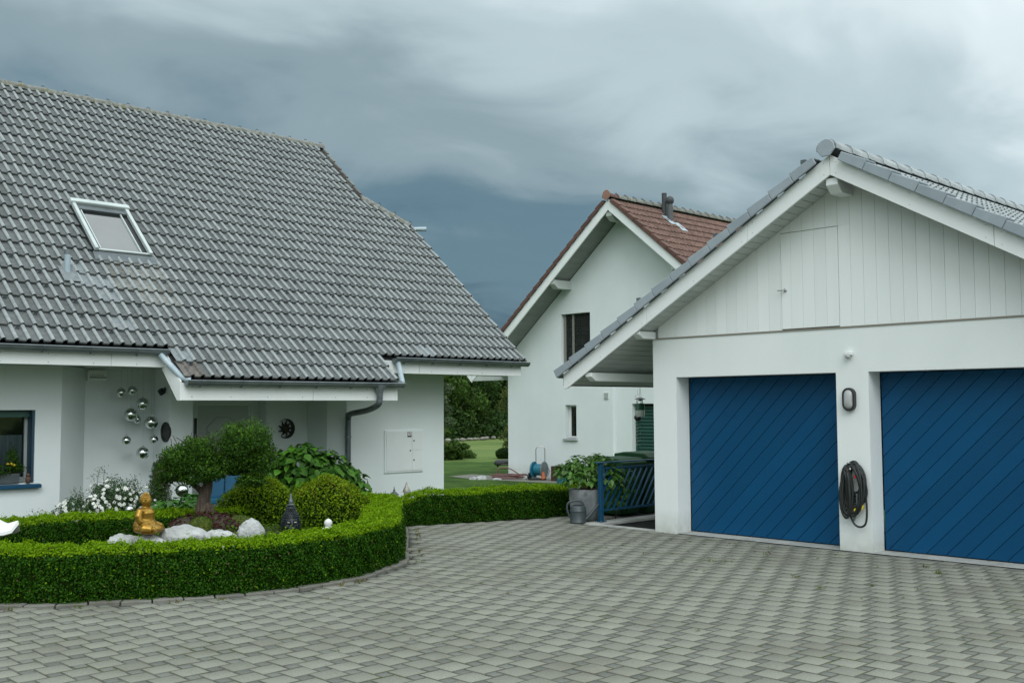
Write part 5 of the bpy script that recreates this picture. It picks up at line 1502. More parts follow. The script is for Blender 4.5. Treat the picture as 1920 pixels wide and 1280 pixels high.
# ---- weeds in the paving joints
wp = []
for k in range(80):
    if k < 62: x, y = rng.uniform(8.6, 11.2), rng.uniform(4.2, 8.6)
    else: x, y = rng.uniform(4.2, 9.5), rng.uniform(3.2, 8.2)
    i_ = round((x-bx0)/.1); x = bx0+i_*.1
    if in_poly(np.array([[x,y]]), offset_path(RING, .5))[0]: continue
    wp.append((x, y, .02 if rng.uniform() < .8 else .045))
for k in range(40):
    s_ = rng.uniform(0, cum[-1]); p = at_s(offset_path(RING, .46), s_)
    if p[1] < 12.0: wp.append((p[0], p[1], .04))
PP, NN, SZ = [], [], []
for x, y, s_ in wp:
    for q in range(rng.integers(4, 11)):
        PP.append((x+rng.normal(0,s_*.6), y+rng.normal(0,s_*.6), s_*.4)); a = rng.normal(0,1,3); a[2] = .15; NN.append(a); SZ.append(s_*rng.uniform(.9,1.8))
V, F = leaves(np.array(PP), np.array(NN), np.array(SZ), np.array(SZ)*.16, .25)
stuff(link('joint_weeds', mesh_np('joint_weeds', V, F, [MT['weed'], MT['dry']], mi=(rng.uniform(0,1,len(F)) < .3).astype(int))))
bpy.data.objects['joint_weeds']['label'] = 'sparse weeds growing in the joints of the paving'
bpy.data.objects['joint_weeds']['category'] = 'weeds'

# ---- rocks along the bed
def rock(c, r, seed, label):
    rg = np.random.default_rng(seed); ph = rg.uniform(0, 6, 9)
    bm = bmesh.new(); bmesh.ops.create_icosphere(bm, subdivisions=4, radius=1)
    pln = [(Vector(rg.normal(0,1,3)).normalized(), rg.uniform(.62,.9)) for _ in range(11)]
    for v in bm.verts:
        p = v.co.normalized(); s_ = 1.0
        for n_, d in pln:
            t_ = p.dot(n_)
            if t_ > 1e-3: s_ = min(s_, d/t_)
        s_ *= 1+.05*math.sin(p.x*7+ph[0])*math.sin(p.y*8+ph[1])+.03*math.sin(p.z*17+p.x*13+ph[2])
        q = p*s_; v.co = U3*(q.x*r[0])+W3*(q.y*r[1])+Vector((0,0,q.z*r[2]))
    me = bpy.data.meshes.new('rock'); bm.to_mesh(me); bm.free(); me.materials.append(MT['rock'])
    me.polygons.foreach_set('use_smooth', [True]*len(me.polygons)); me.set_sharp_from_angle(angle=R_(35))
    o = link('rock', me, None, c); return tag(o, label, 'rock', 'pale rocks edging the flower bed')
rock((4.87,10.98,.26), (.22,.15,.125), 1, 'flat pale rock to the left of the gold Buddha statue')
rock((5.06,10.72,.24), (.22,.16,.15), 2, 'pale rock under the gold Buddha statue')
rock((5.36,10.62,.27), (.30,.19,.185), 3, 'long pale rock just right of the gold Buddha statue')
rock((5.66,10.42,.25), (.22,.16,.165), 4, 'pale rock in front of the moss cushion')
rock((6.03,10.40,.29), (.15,.13,.19), 5, 'tall rounded pale rock at the right end of the rock row')

# ---- low green ground cover inside the bed
q_ = rng.uniform(0, 1, (9000, 2)); gp = np.c_[3.4+q_[:,0]*5.6, 9.0+q_[:,1]*3.6]
gp = gp[in_poly(gp, offset_path(RING, -.15))]
tt = np.hypot(gp[:,0]-6.1, gp[:,1]-10.95)
GP = np.c_[gp, np.clip(.30-.085*tt**1.6, .02, .3)+rng.uniform(.0,.05,len(gp))]
V, F = leaves(GP, np.tile([0,0,1.], (len(GP),1)), np.full(len(GP), .045), np.full(len(GP), .028), .6)
gcv = stuff(link('ground_cover', mesh_np('ground_cover', V, F, MT['azalea_low']))); gcv['label'] = 'low green ground cover between the rocks in the flower bed'; gcv['category'] = 'ground cover'
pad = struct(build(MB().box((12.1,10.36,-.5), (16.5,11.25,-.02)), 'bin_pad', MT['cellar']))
# ================================================================== STATUES AND GARDEN ORNAMENTS
def frame(fwd):
    f = Vector((fwd[0], fwd[1], 0)).normalized(); r = f.cross(Vector((0,0,1))); return f, r
class Fig:
    """local figure space: f forward, r to the figure's right, z up"""
    def __init__(s, base, fwd, k, fs=1.0): s.fs = fs; s.b = Vector(base); s.f, s.r = frame(fwd); s.k = k
    def p(s, f, r, z): return s.b+(s.f*f*s.fs+s.r*r+Vector((0,0,z)))*s.k
    def rot(s): return Matrix((s.f, s.r, Vector((0,0,1)))).transposed()
    def ball(s, mb, f, r, z, a, nu=14, nv=9): return mb.ball(s.p(f,r,z), tuple(x*s.k for x in a), nu, nv, rot=s.rot())
    def tube(s, mb, pts, rs, n=10): return mb.tube([s.p(*q) for q in pts], [x*s.k for x in rs], n)
def head(F, mb, f, z, k, lean=0):
    """face, brow, nose, lips, chin, ears; head height about 2.3 k"""
    F.ball(mb, f, 0, z, (.92*k, .80*k, 1.12*k)); F.ball(mb, f+.16*k, 0, z-.45*k, (.70*k, .62*k, .62*k))
    F.tube(mb, [(f+.88*k,0,z+.30*k),(f+1.02*k,0,z-.02*k),(f+1.10*k,0,z-.20*k)], [.07*k,.10*k,.15*k], 8)
    for s_ in (-1, 1):
        F.ball(mb, f+.78*k, s_*.32*k, z+.12*k, (.16*k,.22*k,.11*k))
        F.tube(mb, [(f+.92*k,s_*.10*k,z+.30*k),(f+.86*k,s_*.34*k,z+.37*k),(f+.66*k,s_*.58*k,z+.26*k)], [.06*k,.07*k,.05*k], 6)
        F.tube(mb, [(f-.02*k,s_*.82*k,z+.30*k),(f-.06*k,s_*.90*k,z-.10*k),(f-.04*k,s_*.84*k,z-.72*k)], [.13*k,.15*k,.11*k], 7)
        F.ball(mb, f+.55*k, s_*.34*k, z-.30*k, (.30*k,.28*k,.30*k))
    F.tube(mb, [(f+.84*k,-.26*k,z-.48*k),(f+.97*k,0,z-.44*k),(f+.84*k,.26*k,z-.48*k)], [.05*k,.095*k,.05*k], 6)
    F.tube(mb, [(f+.82*k,-.20*k,z-.60*k),(f+.93*k,0,z-.60*k),(f+.82*k,.20*k,z-.60*k)], [.05*k,.09*k,.05*k], 6)
    F.ball(mb, f+.70*k, 0, z-.88*k, (.24*k,.26*k,.20*k))
def curls(F, mb, f, z, k, rows, r0):
    """rows of small snail curls on the skull"""
    for i, (el, n) in enumerate(rows):
        for j in range(n):
            a = 2*math.pi*(j+.5*(i % 2))/n
            df, dr, dz = math.cos(el)*math.cos(a), math.cos(el)*math.sin(a), math.sin(el)
            if df > .55 and dz < .34: continue
            if dz < -.05 and df > -.1: continue
            F.ball(mb, f+df*.97*k, dr*.86*k, z+.06*k+dz*1.16*k, (r0*k,)*3, 7, 5)
# ---- golden seated Buddha on the rocks
gb_ = thing('buddha_statue', (5.05,10.79,.375), 'golden seated Buddha statue facing right on the pale rocks', 'statue')
F1 = Fig((4.985,10.78,.372), (.66,-.75), 1.0, .72)
bd = MB()
F1.ball(bd, -.015,0,.085,(.115,.135,.085)); F1.ball(bd, .05,0,.06,(.155,.175,.058))
for s_ in (-1, 1):
    F1.tube(bd, [(-.02,s_*.07,.075),(.09,s_*.145,.066),(.17,s_*.12,.058)], [.062,.058,.046])
    F1.tube(bd, [(.17,s_*.12,.052),(.19,s_*.02,.050),(.175,-s_*.06,.048)], [.042,.036,.028])
F1.tube(bd, [(-.01,0,.10),(-.015,0,.17),(-.01,0,.235),(-.008,0,.275)], [.105,.098,.103,.072], 14)
F1.ball(bd, -.01,0,.245,(.062,.118,.042)); F1.ball(bd, .03,0,.22,(.06,.09,.06))
for s_ in (-1, 1):
    F1.tube(bd, [(-.012,s_*.110,.262),(-.02,s_*.142,.20),(.005,s_*.140,.145),(.075,s_*.090,.118),(.13,s_*.035,.112)], [.037,.040,.036,.030,.022])
    for q in range(4): F1.tube(bd, [(.115,s_*(.05-.012*q),.112+.004*q),(.150,s_*(.018-.012*q),.108+.004*q),(.155,-s_*.018,.106+.004*q)], [.010,.009,.006], 6)
    F1.tube(bd, [(.10,s_*.045,.125),(.13,s_*.02,.135),(.145,s_*.004,.142)], [.010,.009,.007], 6)
F1.tube(bd, [(-.008,0,.26),(0,0,.305)], [.042,.038])
head(F1, bd, .008, .352, .063)
build(bd, 'body', MT['gold'], gb_, remesh=.0052)
rb = MB()
F1.tube(rb, [(.068,-.06,.255),(.085,.0,.20),(.08,.055,.155)], [.007,.007,.006], 6)
for q in range(5): F1.tube(rb, [(.02-.02*q,-.13,.03+.02*q),(.10-.015*q,-.165+.01*q,.035+.018*q),(.17-.02*q,-.125,.03+.014*q)], [.005,.006,.005], 6)
F1.tube(rb, [(-.06,-.09,.24),(-.02,-.145,.20),(.01,-.155,.14),(.0,-.15,.09)], [.006,.007,.007,.006], 6)
build(rb, 'robe_folds', MT['gold'], gb_, smooth=180)
hr = MB(); curls(F1, hr, .004, .358, .063, [(-.35,18),(-.12,20),(.12,20),(.36,18),(.60,15),(.84,11),(1.1,7),(1.4,3)], .135)
F1.ball(hr, -.004,0,.424,(.026,.026,.018)); F1.ball(hr, -.006,0,.368,(.060,.056,.064))
build(hr, 'hair', MT['gold'], gb_, smooth=180)
# ---- black Buddha head
bh = thing('buddha_sculpture', (6.75,10.75,.2), 'black Buddha head sculpture with a flame finial in front of the dome bushes', 'sculpture')
F2 = Fig((6.68,10.63,.215), (-.42,-.91), 1.0)
k = .118
mb = MB(); head(F2, mb, 0, .155, k); F2.tube(mb, [(-.01,0,-.06),(-.01,0,.08)], [.085,.078], 12)
build(mb, 'face', MT['bronze'], bh, remesh=.0075)
mb = MB(); curls(F2, mb, -.004, .165, k, [(-.3,26),(-.12,28),(.06,28),(.24,27),(.42,25),(.60,21),(.78,17),(.96,13)], .085)
F2.ball(mb, -.012,0,.180,(k*.93,k*.82,k*1.10)); 
for i, (zz_, rr, n) in enumerate(((.300,.058,16),(.318,.052,14),(.336,.046,13))):
    for j in range(n): a = 2*math.pi*j/n; F2.ball(mb, -.01+rr*math.cos(a), rr*math.sin(a), zz_, (.0095,)*3, 6, 4)
F2.ball(mb, -.01,0,.315,(.052,.052,.045))
build(mb, 'hair', MT['bronze'], bh, smooth=180)
q = F2.p(-.01,0,0)
build(MB().lathe([(.001,.350),(.044,.352),(.050,.362),(.030,.370),(.022,.376),(.030,.392),(.026,.41),(.017,.43),(.015,.45),(.009,.475),(.007,.488),(.001,.492)], q, 14), 'flame_finial', MT['zinc_dark'], bh, smooth=60)
ey = MB()
for s_ in (-1, 1): F2.ball(ey, .78*k+.012, s_*.32*k, .155+.10*k, (.010,.020,.007), 10, 6)
build(ey, 'eyelids', MT['silver'], bh, smooth=180)
# ---- white stone lantern finial peeking over the hedge
wf = thing('stone_lantern', (7.19,10.62,.1), 'small white stone lantern top just above the hedge, right of the black head', 'lantern')
c = (7.20,10.63,.0)
build(MB().lathe([(.05,.10),(.05,.18),(.11,.19),(.108,.235),(.070,.262),(.036,.285)], c, 18), 'roof', MT['white_stone'], wf, smooth=50)
build(MB().lathe([(.030,.283),(.034,.292),(.044,.302),(.050,.322),(.047,.342),(.034,.360),(.014,.373),(.001,.378)], c, 18), 'finial', MT['white_stone'], wf, smooth=60)
# ---- larger white stone lantern at the left edge: only its upturned roof corner is in view
ln = thing('stone_lantern', (3.53,11.2,.1), 'white stone lantern with an upturned roof corner at the left edge', 'lantern')
lc = Vector((3.50,11.22,0))
V = []; F = []; n = 24
for i, (r, z, lift) in enumerate(((.0,.70,0),(.08,.665,0),(.16,.60,.0),(.24,.545,.03),(.335,.505,.105),(.345,.475,.10),(.30,.455,.06),(.10,.44,0),(.0,.44,0))):
    for j in range(n):
        a = 2*math.pi*j/n+.0; cr = max(0, math.cos(3*a))**6
        V.append(lc+U3*(r*(1+.06*cr)*math.cos(a))+W3*(r*(1+.06*cr)*math.sin(a))+Vector((0,0,z+lift*cr*.9)))
for i in range(8):
    for j in range(n): j2 = (j+1) % n; F.append((i*n+j, (i+1)*n+j, (i+1)*n+j2, i*n+j2))
build(MB().add(V, F), 'roof', MT['white_stone'], ln, smooth=40)
build(MB().lathe([(.15,.0),(.15,.10),(.06,.13),(.06,.30),(.13,.33),(.12,.44)], (lc.x,lc.y,0), 18), 'pedestal', MT['white_stone'], ln, smooth=40)
build(MB().lathe([(.05,.66),(.06,.70),(.045,.75),(.001,.79)], (lc.x,lc.y,0), 16), 'finial', MT['white_stone'], ln, smooth=50)
# ---- grey pagoda and pale bust by the house wall
pg = thing('pagoda_ornament', (10.48,13.6,-.3), 'small dark pagoda ornament by the house wall, left of the pale bust', 'ornament')
pr = [(.11,-.3),(.11,-.02)]
for t_ in range(4):
    z = -.02+t_*.085; r = .105-.014*t_; pr += [(r*1.15,z),(r*1.2,z+.012),(r*.8,z+.035),(r*.66,z+.04),(r*.66,z+.085)]
pr += [(.075,.322),(.078,.335),(.034,.372),(.014,.39),(.022,.405),(.010,.42),(.006,.455),(.001,.462)]
build(MB().lathe(pr, (10.48,13.6,-.035), 8), 'tiers', MT['zinc_dark'], pg, smooth=30)
bu = thing('buddha_bust', (10.73,13.6,-.3), 'pale weathered Buddha bust by the house wall, partly behind the short hedge', 'statue')
F3 = Fig((10.74,13.60,.10), (.25,-.97), 1.0)
mb = MB(); kk = .062
head(F3, mb, .0, .205, kk); F3.tube(mb, [(-.01,0,.06),(0,0,.15)], [.05,.042]); F3.ball(mb, -.01,0,.02,(.08,.135,.075)); F3.ball(mb, 0,0,-.12,(.10,.15,.16))
build(mb, 'body', MT['silver'], bu, remesh=.007)
build(MB().lathe([(.058,.225),(.060,.25),(.045,.29),(.026,.315),(.020,.325),(.016,.36),(.006,.385),(.001,.392)], F3.p(-.005,0,.0), 14).lathe([(.064,.222),(.068,.232),(.064,.242)], F3.p(-.005,0,0), 14), 'headdress', MT['silver'], bu, smooth=50)

# ---- mirror balls hanging in the recess
balls = [(227,'upper left of the two top mirror balls in the house recess',6.49,1.938,.068), (248,'right of the two small mirror balls at the top of the hanging cluster',6.657,1.97,.066), (267,'large mirror ball just below the top pair, right of centre',6.819,1.774,.092), (245,'large mirror ball in the left middle of the hanging cluster',6.64,1.619,.096), (257,'small mirror ball tucked behind the large left middle one',6.738,1.548,.060), (283,'large mirror ball on the right side of the cluster, beside the porthole',6.955,1.498,.096), (237,'small mirror ball hanging lowest on the left side',6.582,1.243,.066), (289,'small bright mirror ball hanging low on the right side',7.0,1.244,.063), (267,'large mirror ball hanging lowest of the whole cluster',6.832,1.053,.092)]
for px_, lab, x, z, r in balls:
    f_ = .985 if 'tucked' not in lab else .997
    x2, y2, z2 = x*f_, 14.9*f_, 1.7+(z-1.7)*f_
    b = thing('mirror_ball', (x2,y2,z2), lab, 'mirror ball', 'mirror balls hanging in the house recess')
    build(MB().ball((x2,y2,z2), r, 28, 18), 'sphere', MT['mirror'], b, smooth=180)
    build(MB().lathe([(.012,r-.002),(.012,r+.010),(.006,r+.014),(.006,r+.022),(.001,r+.024)], (x2,y2,z2), 10), 'cap', MT['steel'], b, smooth=40)
    build(MB().tube([(x2,y2,z2+r),(x2,y2,2.30)], .0008, 4), 'thread', MT['silver'], b)
for x, y, z, r, lab in ((6.606,13.2,.61,.085,'mirror gazing globe among leaves, left of the pruned tree trunk'), (5.776,12.95,.43,.055,'small mirror globe among the white flowers behind the gold statue')):
    b = thing('gazing_globe', (x,y,-.2), lab, 'mirror ball')
    build(MB().ball((x,y,z), r, 28, 18), 'sphere', MT['mirror'], b, smooth=180)
    build(MB().tube([(x,y,-.3),(x,y,z-r+.01)], .012, 8), 'stake', MT['zinc_dark'], b)
# ---- sun and moon wall ornament
so = thing('sun_moon_ornament', (9.50,15.29,1.36), 'dark metal sun and moon wall ornament in the porch', 'ornament')
def yz_prism(poly, name, m_, y=15.292, t_=.02): return build(MB().prism([(a,y,b) for a, b in poly], (0,t_,0)), name, m_, so, bevel=.003)
MT['iron'] = mat('dark_iron', (.012,.012,.008), (.035,.032,.018), 20, .5, metal=.5)
cx_, cz_ = 9.51, 1.36
outer = [(cx_+.165*math.cos(a), cz_+.165*math.sin(a)) for a in np.linspace(-2.2, 2.35, 26)]
innr = [(cx_-.035+.135*math.cos(a), cz_+.005+.145*math.sin(a)) for a in np.linspace(2.05, -1.95, 24)]
mo = MB(); 
pts = outer+innr; mo.prism([(a,15.29,b) for a, b in pts], (0,.015,0)); build(mo, 'moon', MT['iron'], so)
sn_ = MB().lathe([(.001,.02),(.05,.018),(.075,.006),(.078,0)], (cx_-.02,15.295,cz_), 22, axis=(0,-1,0))
for a in np.linspace(0, 2*math.pi, 10)[:-1]:
    c0 = Vector((cx_-.02,15.29,cz_)); d = Vector((math.cos(a),0,math.sin(a))); n_ = Vector((-math.sin(a),0,math.cos(a)))
    sn_.tube([c0+d*.07, c0+d*.10+n_*.012, c0+d*.125-n_*.008, c0+d*.150+n_*.01], [.020,.014,.009,.004], 6)
build(sn_, 'sun', MT['iron'], so, smooth=60)
fc = MB()
for s_ in (-1, 1): fc.ball((cx_-.02+s_*.025,15.272,cz_+.015), (.011,.006,.006), 8, 5)
fc.tube([(cx_-.02,15.272,cz_+.02),(cx_-.02,15.262,cz_-.01)], [.005,.009], 6); fc.tube([(cx_-.04,15.273,cz_-.03),(cx_-.02,15.27,cz_-.034),(cx_,15.273,cz_-.03)], .005, 6)
build(fc, 'sun_face', mat('tarnished_brass', (.20,.16,.07), rough=.4, metal=.8), so, smooth=180)
# ---- blue garden chair behind the tree
bc = thing('garden_chair', (7.68,14.05,-.35), 'bright blue padded chair on white legs half hidden behind the pruned tree', 'chair')
MT['chair'] = mat('blue_cushion', (.003,.085,.17), (.005,.10,.20), 3, .55)
for du in (-.13, .13):
    o_ = G((7.70,14.03,.42), du, 0, 0)
    V = []; n = 12
    poly = [(-.125,-.02),(.125,-.02)]+[(.125*math.cos(a), .23+.11*math.sin(a)) for a in np.linspace(0, math.pi, n)]
    build(MB().prism([o_+U3*a+Vector((0,0,b))-W3*(b*.12) for a, b in poly], W3*.07), 'back_cushion', MT['chair'], bc, bevel=.02, seg=3)
build(MB().prism([G((7.70,14.03,.34),-.28,.02),G((7.70,14.03,.34),.28,.02),G((7.70,14.03,.34),.28,.45),G((7.70,14.03,.34),-.28,.45)], (0,0,.085)), 'seat', MT['chair'], bc, bevel=.02, seg=3)
build(MB().prism([G((7.70,14.03,.55),-.34,-.16),G((7.70,14.03,.90),-.12,-.16),G((7.70,14.03,.84),-.06,-.16),G((7.70,14.03,.50),-.28,-.16)], -W3*.04), 'head_cushion', MT['chair'], bc, bevel=.012, seg=2)
for u, w in ((-.25,.06),(.25,.06),(-.25,.41),(.25,.41)):
    build(MB().tube([G((7.70,14.03,.34),u,w), G((7.70,14.03,-.33),u*1.15,w)], [.022,.016], 8), 'leg', MT['white_paint'], bc, smooth=60)
build(MB().bar(G((7.70,14.03,.33),-.27,.03), G((7.70,14.03,.33),.27,.03), .03, .05), 'seat_frame', MT['white_paint'], bc)

# ---- window box with plants, and a bird figure on the sill
wb = thing('window_box', (4.5,14.55,.73), 'dark window box with leafy plants and yellow flowers on the blue sill', 'window box')
build(MB().prism([(3.65,14.46,.735),(3.65,14.60,.735),(3.65,14.63,.86),(3.65,14.44,.86)], (1.30,0,0)), 'trough', MT['zinc_dark'], wb, bevel=.006)
build(MB().box((3.68,14.455,.856), (4.93,14.615,.864)), 'soil', MT['soil'], wb)
foliage([shell((4.88,14.53,1.03), (.08,.07,.20), 420, .3, .2), shell((4.6,14.53,.90), (.25,.08,.10), 600, .3, .2), shell((4.25,14.53,.92), (.3,.08,.10), 600, .3, .2), shell((3.9,14.53,.90), (.25,.08,.09), 500, .3, .2), shell((4.93,14.53,.93), (.12,.08,.07), 300, .3, .2)], 'plants', MT['bonsai_leaf'], wb, .04, .016, .8)
fy = np.array([(4.84,14.44,.985),(4.87,14.44,.975),(4.80,14.45,.99),(4.60,14.45,1.0),(4.68,14.45,1.02),(4.3,14.45,1.0)])
foliage([(np.repeat(fy,7,0)+rng.normal(0,.008,(42,3)), np.tile([0,-1.,.3],(42,1)))], 'flowers', MT['flower_y'], wb, .022, .018, .4)
ow_ = thing('bird_figure', (5.08,14.46,.725), 'small brown clay bird figure at the right end of the blue sill', 'figurine')
build(MB().ball((5.065,14.47,.775), (.038,.036,.052)).ball((5.06,14.462,.835), (.028,.027,.027)).tube([(5.055,14.44,.835),(5.052,14.425,.828)], [.009,.003], 6).tube([(5.075,14.49,.76),(5.095,14.51,.73)], [.022,.008], 7), 'body', mat('brown_clay', (.055,.028,.018), (.11,.065,.045), 30, .7), ow_, remesh=.005)
build(MB().ball((5.05,14.44,.842), .005, 6, 4), 'eye', MT['black'], ow_)

# ================================================================== THINGS BY THE GARAGE
rl = thing('railing', (11.69,10.21,0), 'blue metal railing with slanted bars beside the sunken steps', 'railing')
YR_ = 10.225
build(MB().box((11.66,YR_-.032,.012), (11.724,YR_+.032,.868)), 'post', MT['blue_rail'], rl, bevel=.008, seg=2)
build(MB().box((11.63,YR_-.06,.0125), (11.755,YR_+.06,.024)), 'base_plate', MT['blue_rail'], rl, bevel=.003)
for dx, dy in ((-.045,-.045),(.045,-.045),(-.045,.045),(.045,.045)): build(MB().lathe([(.009,0),(.009,.010),(.004,.012)], (11.692+dx,YR_+dy,.024), 6), 'bolt', MT['steel'], rl)
build(MB().box((16.4,YR_-.032,.012), (16.464,YR_+.032,.868)), 'post', MT['blue_rail'], rl, bevel=.008)
build(MB().box((11.60,YR_-.045,.869), (16.5,YR_+.045,.885)), 'handrail', MT['blue_rail'], rl, bevel=.004)
build(MB().box((11.725,YR_-.015,.775), (16.399,YR_+.015,.805)), 'top_bar', MT['blue_rail'], rl, bevel=.003)
build(MB().box((11.725,YR_-.015,.165), (16.399,YR_+.015,.195)), 'bottom_bar', MT['blue_rail'], rl, bevel=.003)
x = 11.30
while x < 16.2:
    a, b = Vector((x,YR_,.197)), Vector((x+.577*.72,YR_,.773))
    if a.x < 11.728: t_ = (11.728-a.x)/(b.x-a.x); a = a.lerp(b, t_) if t_ < 1 else None
    if a is not None and b.x < 16.38: build(MB().bar(a, b, .010, .034, (0,1,0)), 'slanted_bar', MT['blue_rail'], rl)
    x += .135
# watering can
wc = thing('watering_can', (11.40,10.40,0), 'grey plastic watering can in front of the concrete planter', 'watering can')
cx, cy = 11.42, 10.43
MT['can'] = mat('grey_plastic', (.038,.052,.056), (.050,.066,.070), 8, .45)
build(MB().lathe([(.001,.004),(.118,.004),(.124,.02),(.116,.03),(.120,.17),(.126,.175),(.126,.19),(.120,.197),(.118,.215),(.108,.245),(.085,.262),(.078,.262),(.078,.25),(.001,.24)], (cx,cy,0), 26), 'body', MT['can'], wc, smooth=45)
build(MB().lathe([(.060,.2625),(.060,.266),(.001,.268)], (cx,cy,0), 20), 'opening', MT['dark'], wc)
cc = Vector((cx,cy,0))
build(MB().tube([tuple(p) for p in catmull([tuple(G(cc,-.115,0,.08)),tuple(G(cc,-.16,0,.20)),tuple(G(cc,-.145,0,.29)),tuple(G(cc,-.06,0,.325)),tuple(G(cc,.04,0,.318)),tuple(G(cc,.09,0,.255))],5)], .016, 9), 'handle', MT['can'], wc, smooth=60)
build(MB().tube([G(cc,.09,0,.045),G(cc,.16,-.01,.10),G(cc,.29,-.02,.25),G(cc,.305,-.02,.275)], [.034,.026,.014,.015], 10), 'spout', MT['can'], wc, smooth=60)
# wheelie bins
MT['bin'] = mat('green_plastic', (.012,.055,.022), (.017,.068,.028), 5, .6, spec=.2)
for x, lab in ((12.62, 'dark green wheeled bin with a lower lid, left of its twin behind the railing'), (13.28, 'dark green wheeled bin with a raised lid edge, right of its twin behind the railing')):
    b = thing('wheeled_bin', (x+.28,10.95,-.1), lab, 'bin', 'green bins behind the railing')
    z0 = ground_z(x, 10.9).item()
    top_ = .84 if x < 13 else .90
    V = [(x+.05,10.68,z0+.05),(x+.53,10.68,z0+.05),(x+.53,11.15,z0+.05),(x+.05,11.15,z0+.05),(x,10.6,top_-.08),(x+.58,10.6,top_-.08),(x+.58,11.25,top_-.08),(x,11.25,top_-.08)]
    build(MB().add(V, [(3,2,1,0),(4,5,6,7),(0,1,5,4),(1,2,6,5),(2,3,7,6),(3,0,4,7)]), 'body', MT['bin'], b, bevel=.03, seg=3)
    build(MB().prism([(x-.02,10.56,top_-.075),(x-.02,10.56,top_-.02),(x-.02,10.68,top_+.045),(x-.02,11.1,top_+.06),(x-.02,11.3,top_+.03),(x-.02,11.3,top_-.075)], (.62,0,0)), 'lid', MT['bin'], b, bevel=.018, seg=2)
    build(MB().tube([(x+.08,11.33,top_-.03),(x+.50,11.33,top_-.03)], .016, 8), 'grip', MT['bin'], b)
    for wx in (x+.06, x+.52): build(MB().lathe([(.03,-.025),(.10,-.025),(.11,-.015),(.11,.015),(.10,.025),(.03,.025)], (wx,11.2,z0+.11), 18, axis=(1,0,0)), 'wheel', MT['black'], b, smooth=40)
# hanging bird feeder
fd = thing('bird_feeder', (13.0,10.53,1.6), 'green and clear hanging bird feeder under the garage eave', 'bird feeder')
fx, fy_ = 13.0, 10.40
sc_ = fy_/10.536; fx = 13.0*sc_; zf = 1.7+(1.689-1.7)*sc_
fx = 12.85; zf = 1.69
MT['feeder_g'] = mat('feeder_green', (.008,.085,.04), (.012,.10,.05), 8, .4)
build(MB().lathe([(.001,.175),(.035,.168),(.085,.145),(.085,.138),(.03,.14),(.025,.115)], (fx,fy_,zf-.02), 16), 'roof', MT['zinc_dark'], fd, smooth=40)
for a in (0.4, 2.5, 4.6): build(MB().tube([(fx+.05*math.cos(a),fy_+.05*math.sin(a),zf+.045),(fx+.05*math.cos(a),fy_+.05*math.sin(a),zf+.12)], .006, 6), 'strut', MT['feeder_g'], fd)
build(MB().lathe([(.060,.070),(.066,.06),(.074,-.015),(.078,-.02),(.078,-.035),(.001,-.035)], (fx,fy_,zf-.01), 18), 'cup', MT['feeder_g'], fd, smooth=40)
MT['jar'] = mat('clear_jar', (.52,.56,.53), (.62,.66,.62), 20, .12, coat=.6)
build(MB().lathe([(.068,-.036),(.070,-.06),(.066,-.13),(.060,-.142),(.001,-.142)], (fx,fy_,zf-.01), 18), 'jar', MT['jar'], fd, smooth=40)
build(MB().tube([(fx-.03,fy_,zf+.13),(fx,fy_,zf+.3),(fx+.0,fy_,2.0)], .0022, 4).tube([(fx+.03,fy_,zf+.13),(fx,fy_,zf+.3)], .0022, 4), 'string', MT['tape'], fd)
# spinner below it
spn = thing('wind_spinner', (13.3,10.75,1.2), 'dark ball with a thin spiral ribbon hanging in front of the green shutter', 'wind spinner')
ax_, ay_ = 13.28, 10.80
hl_ = []
for q in range(90): a = q*.55; hl_.append((ax_+.045*math.cos(a), ay_+.045*math.sin(a), 1.90-q*.0094))
build(MB().tube(hl_, .0035, 4), 'ribbon', MT['silver'], spn)
build(MB().ball((ax_,ay_,1.52), (.062,.062,.055), 14, 9), 'ball', MT['black'], spn, smooth=180)
build(MB().tube([(ax_,ay_,1.9),(ax_,ay_,1.97)], .0018, 4), 'string', MT['tape'], spn)

# ---- hose hung on the garage pillar
hs = thing('garden_hose', (11.33,6.02,1.0), 'coiled black garden hose hung on a hook between the garage doors', 'hose')
hx = 11.345
def loop(y, zt, w, h, x, n=26, tw=0):
    """one drooping turn of hose hung from (y, zt)"""
    out_ = []
    for q in range(n):
        a = 2*math.pi*q/n
        wid = w*(.72+.28*math.sin(a*.5)**2)
        yy = y+wid*math.sin(a)*(1 if True else 0); z_ = zt-h/2+h/2*math.cos(a)
        out_.append((x+.012*math.sin(a*2+tw), yy, z_))
    return out_
rgh = np.random.default_rng(5)
for k in range(15):
    build(MB().tube(loop(6.02+rgh.normal(0,.02), 1.05-.010*(k % 8)+rgh.normal(0,.008), .085+.016*abs(rgh.normal())+.016*(k % 4), .34+.05*(k % 5)+rgh.uniform(0,.05), hx-.012*(k % 5)+.012, tw=k*.9), .0145, 8, closed=True), 'coil', MT['rubber'], hs, smooth=180)
for k in range(7):
    build(MB().tube(loop(6.10+rgh.normal(0,.018), 1.00-.014*k, .050+.010*(k % 4), .46+.03*(k % 4), hx-.02-.007*k, tw=k+2), .0145, 8, closed=True), 'coil', MT['rubber'], hs, smooth=180)
build(MB().tube([tuple(p) for p in catmull([(hx,6.08,.80),(hx-.01,6.085,.60),(hx-.01,6.08,.45),(hx-.01,6.03,.335),(hx-.01,5.96,.30),(hx-.01,5.89,.34),(hx-.01,5.868,.48),(hx-.01,5.88,.70),(hx,5.90,.85)],8)], .012, 9), 'hanging_loop', MT['rubber'], hs, smooth=180)
build(MB().tube([tuple(p) for p in catmull([(hx-.01,5.985,.68),(hx-.015,5.985,.55),(hx-.015,6.00,.45),(hx-.012,6.035,.37)],6)], .013, 9), 'grey_hose', mat('grey_hose', (.09,.115,.13), rough=.5), hs, smooth=180)
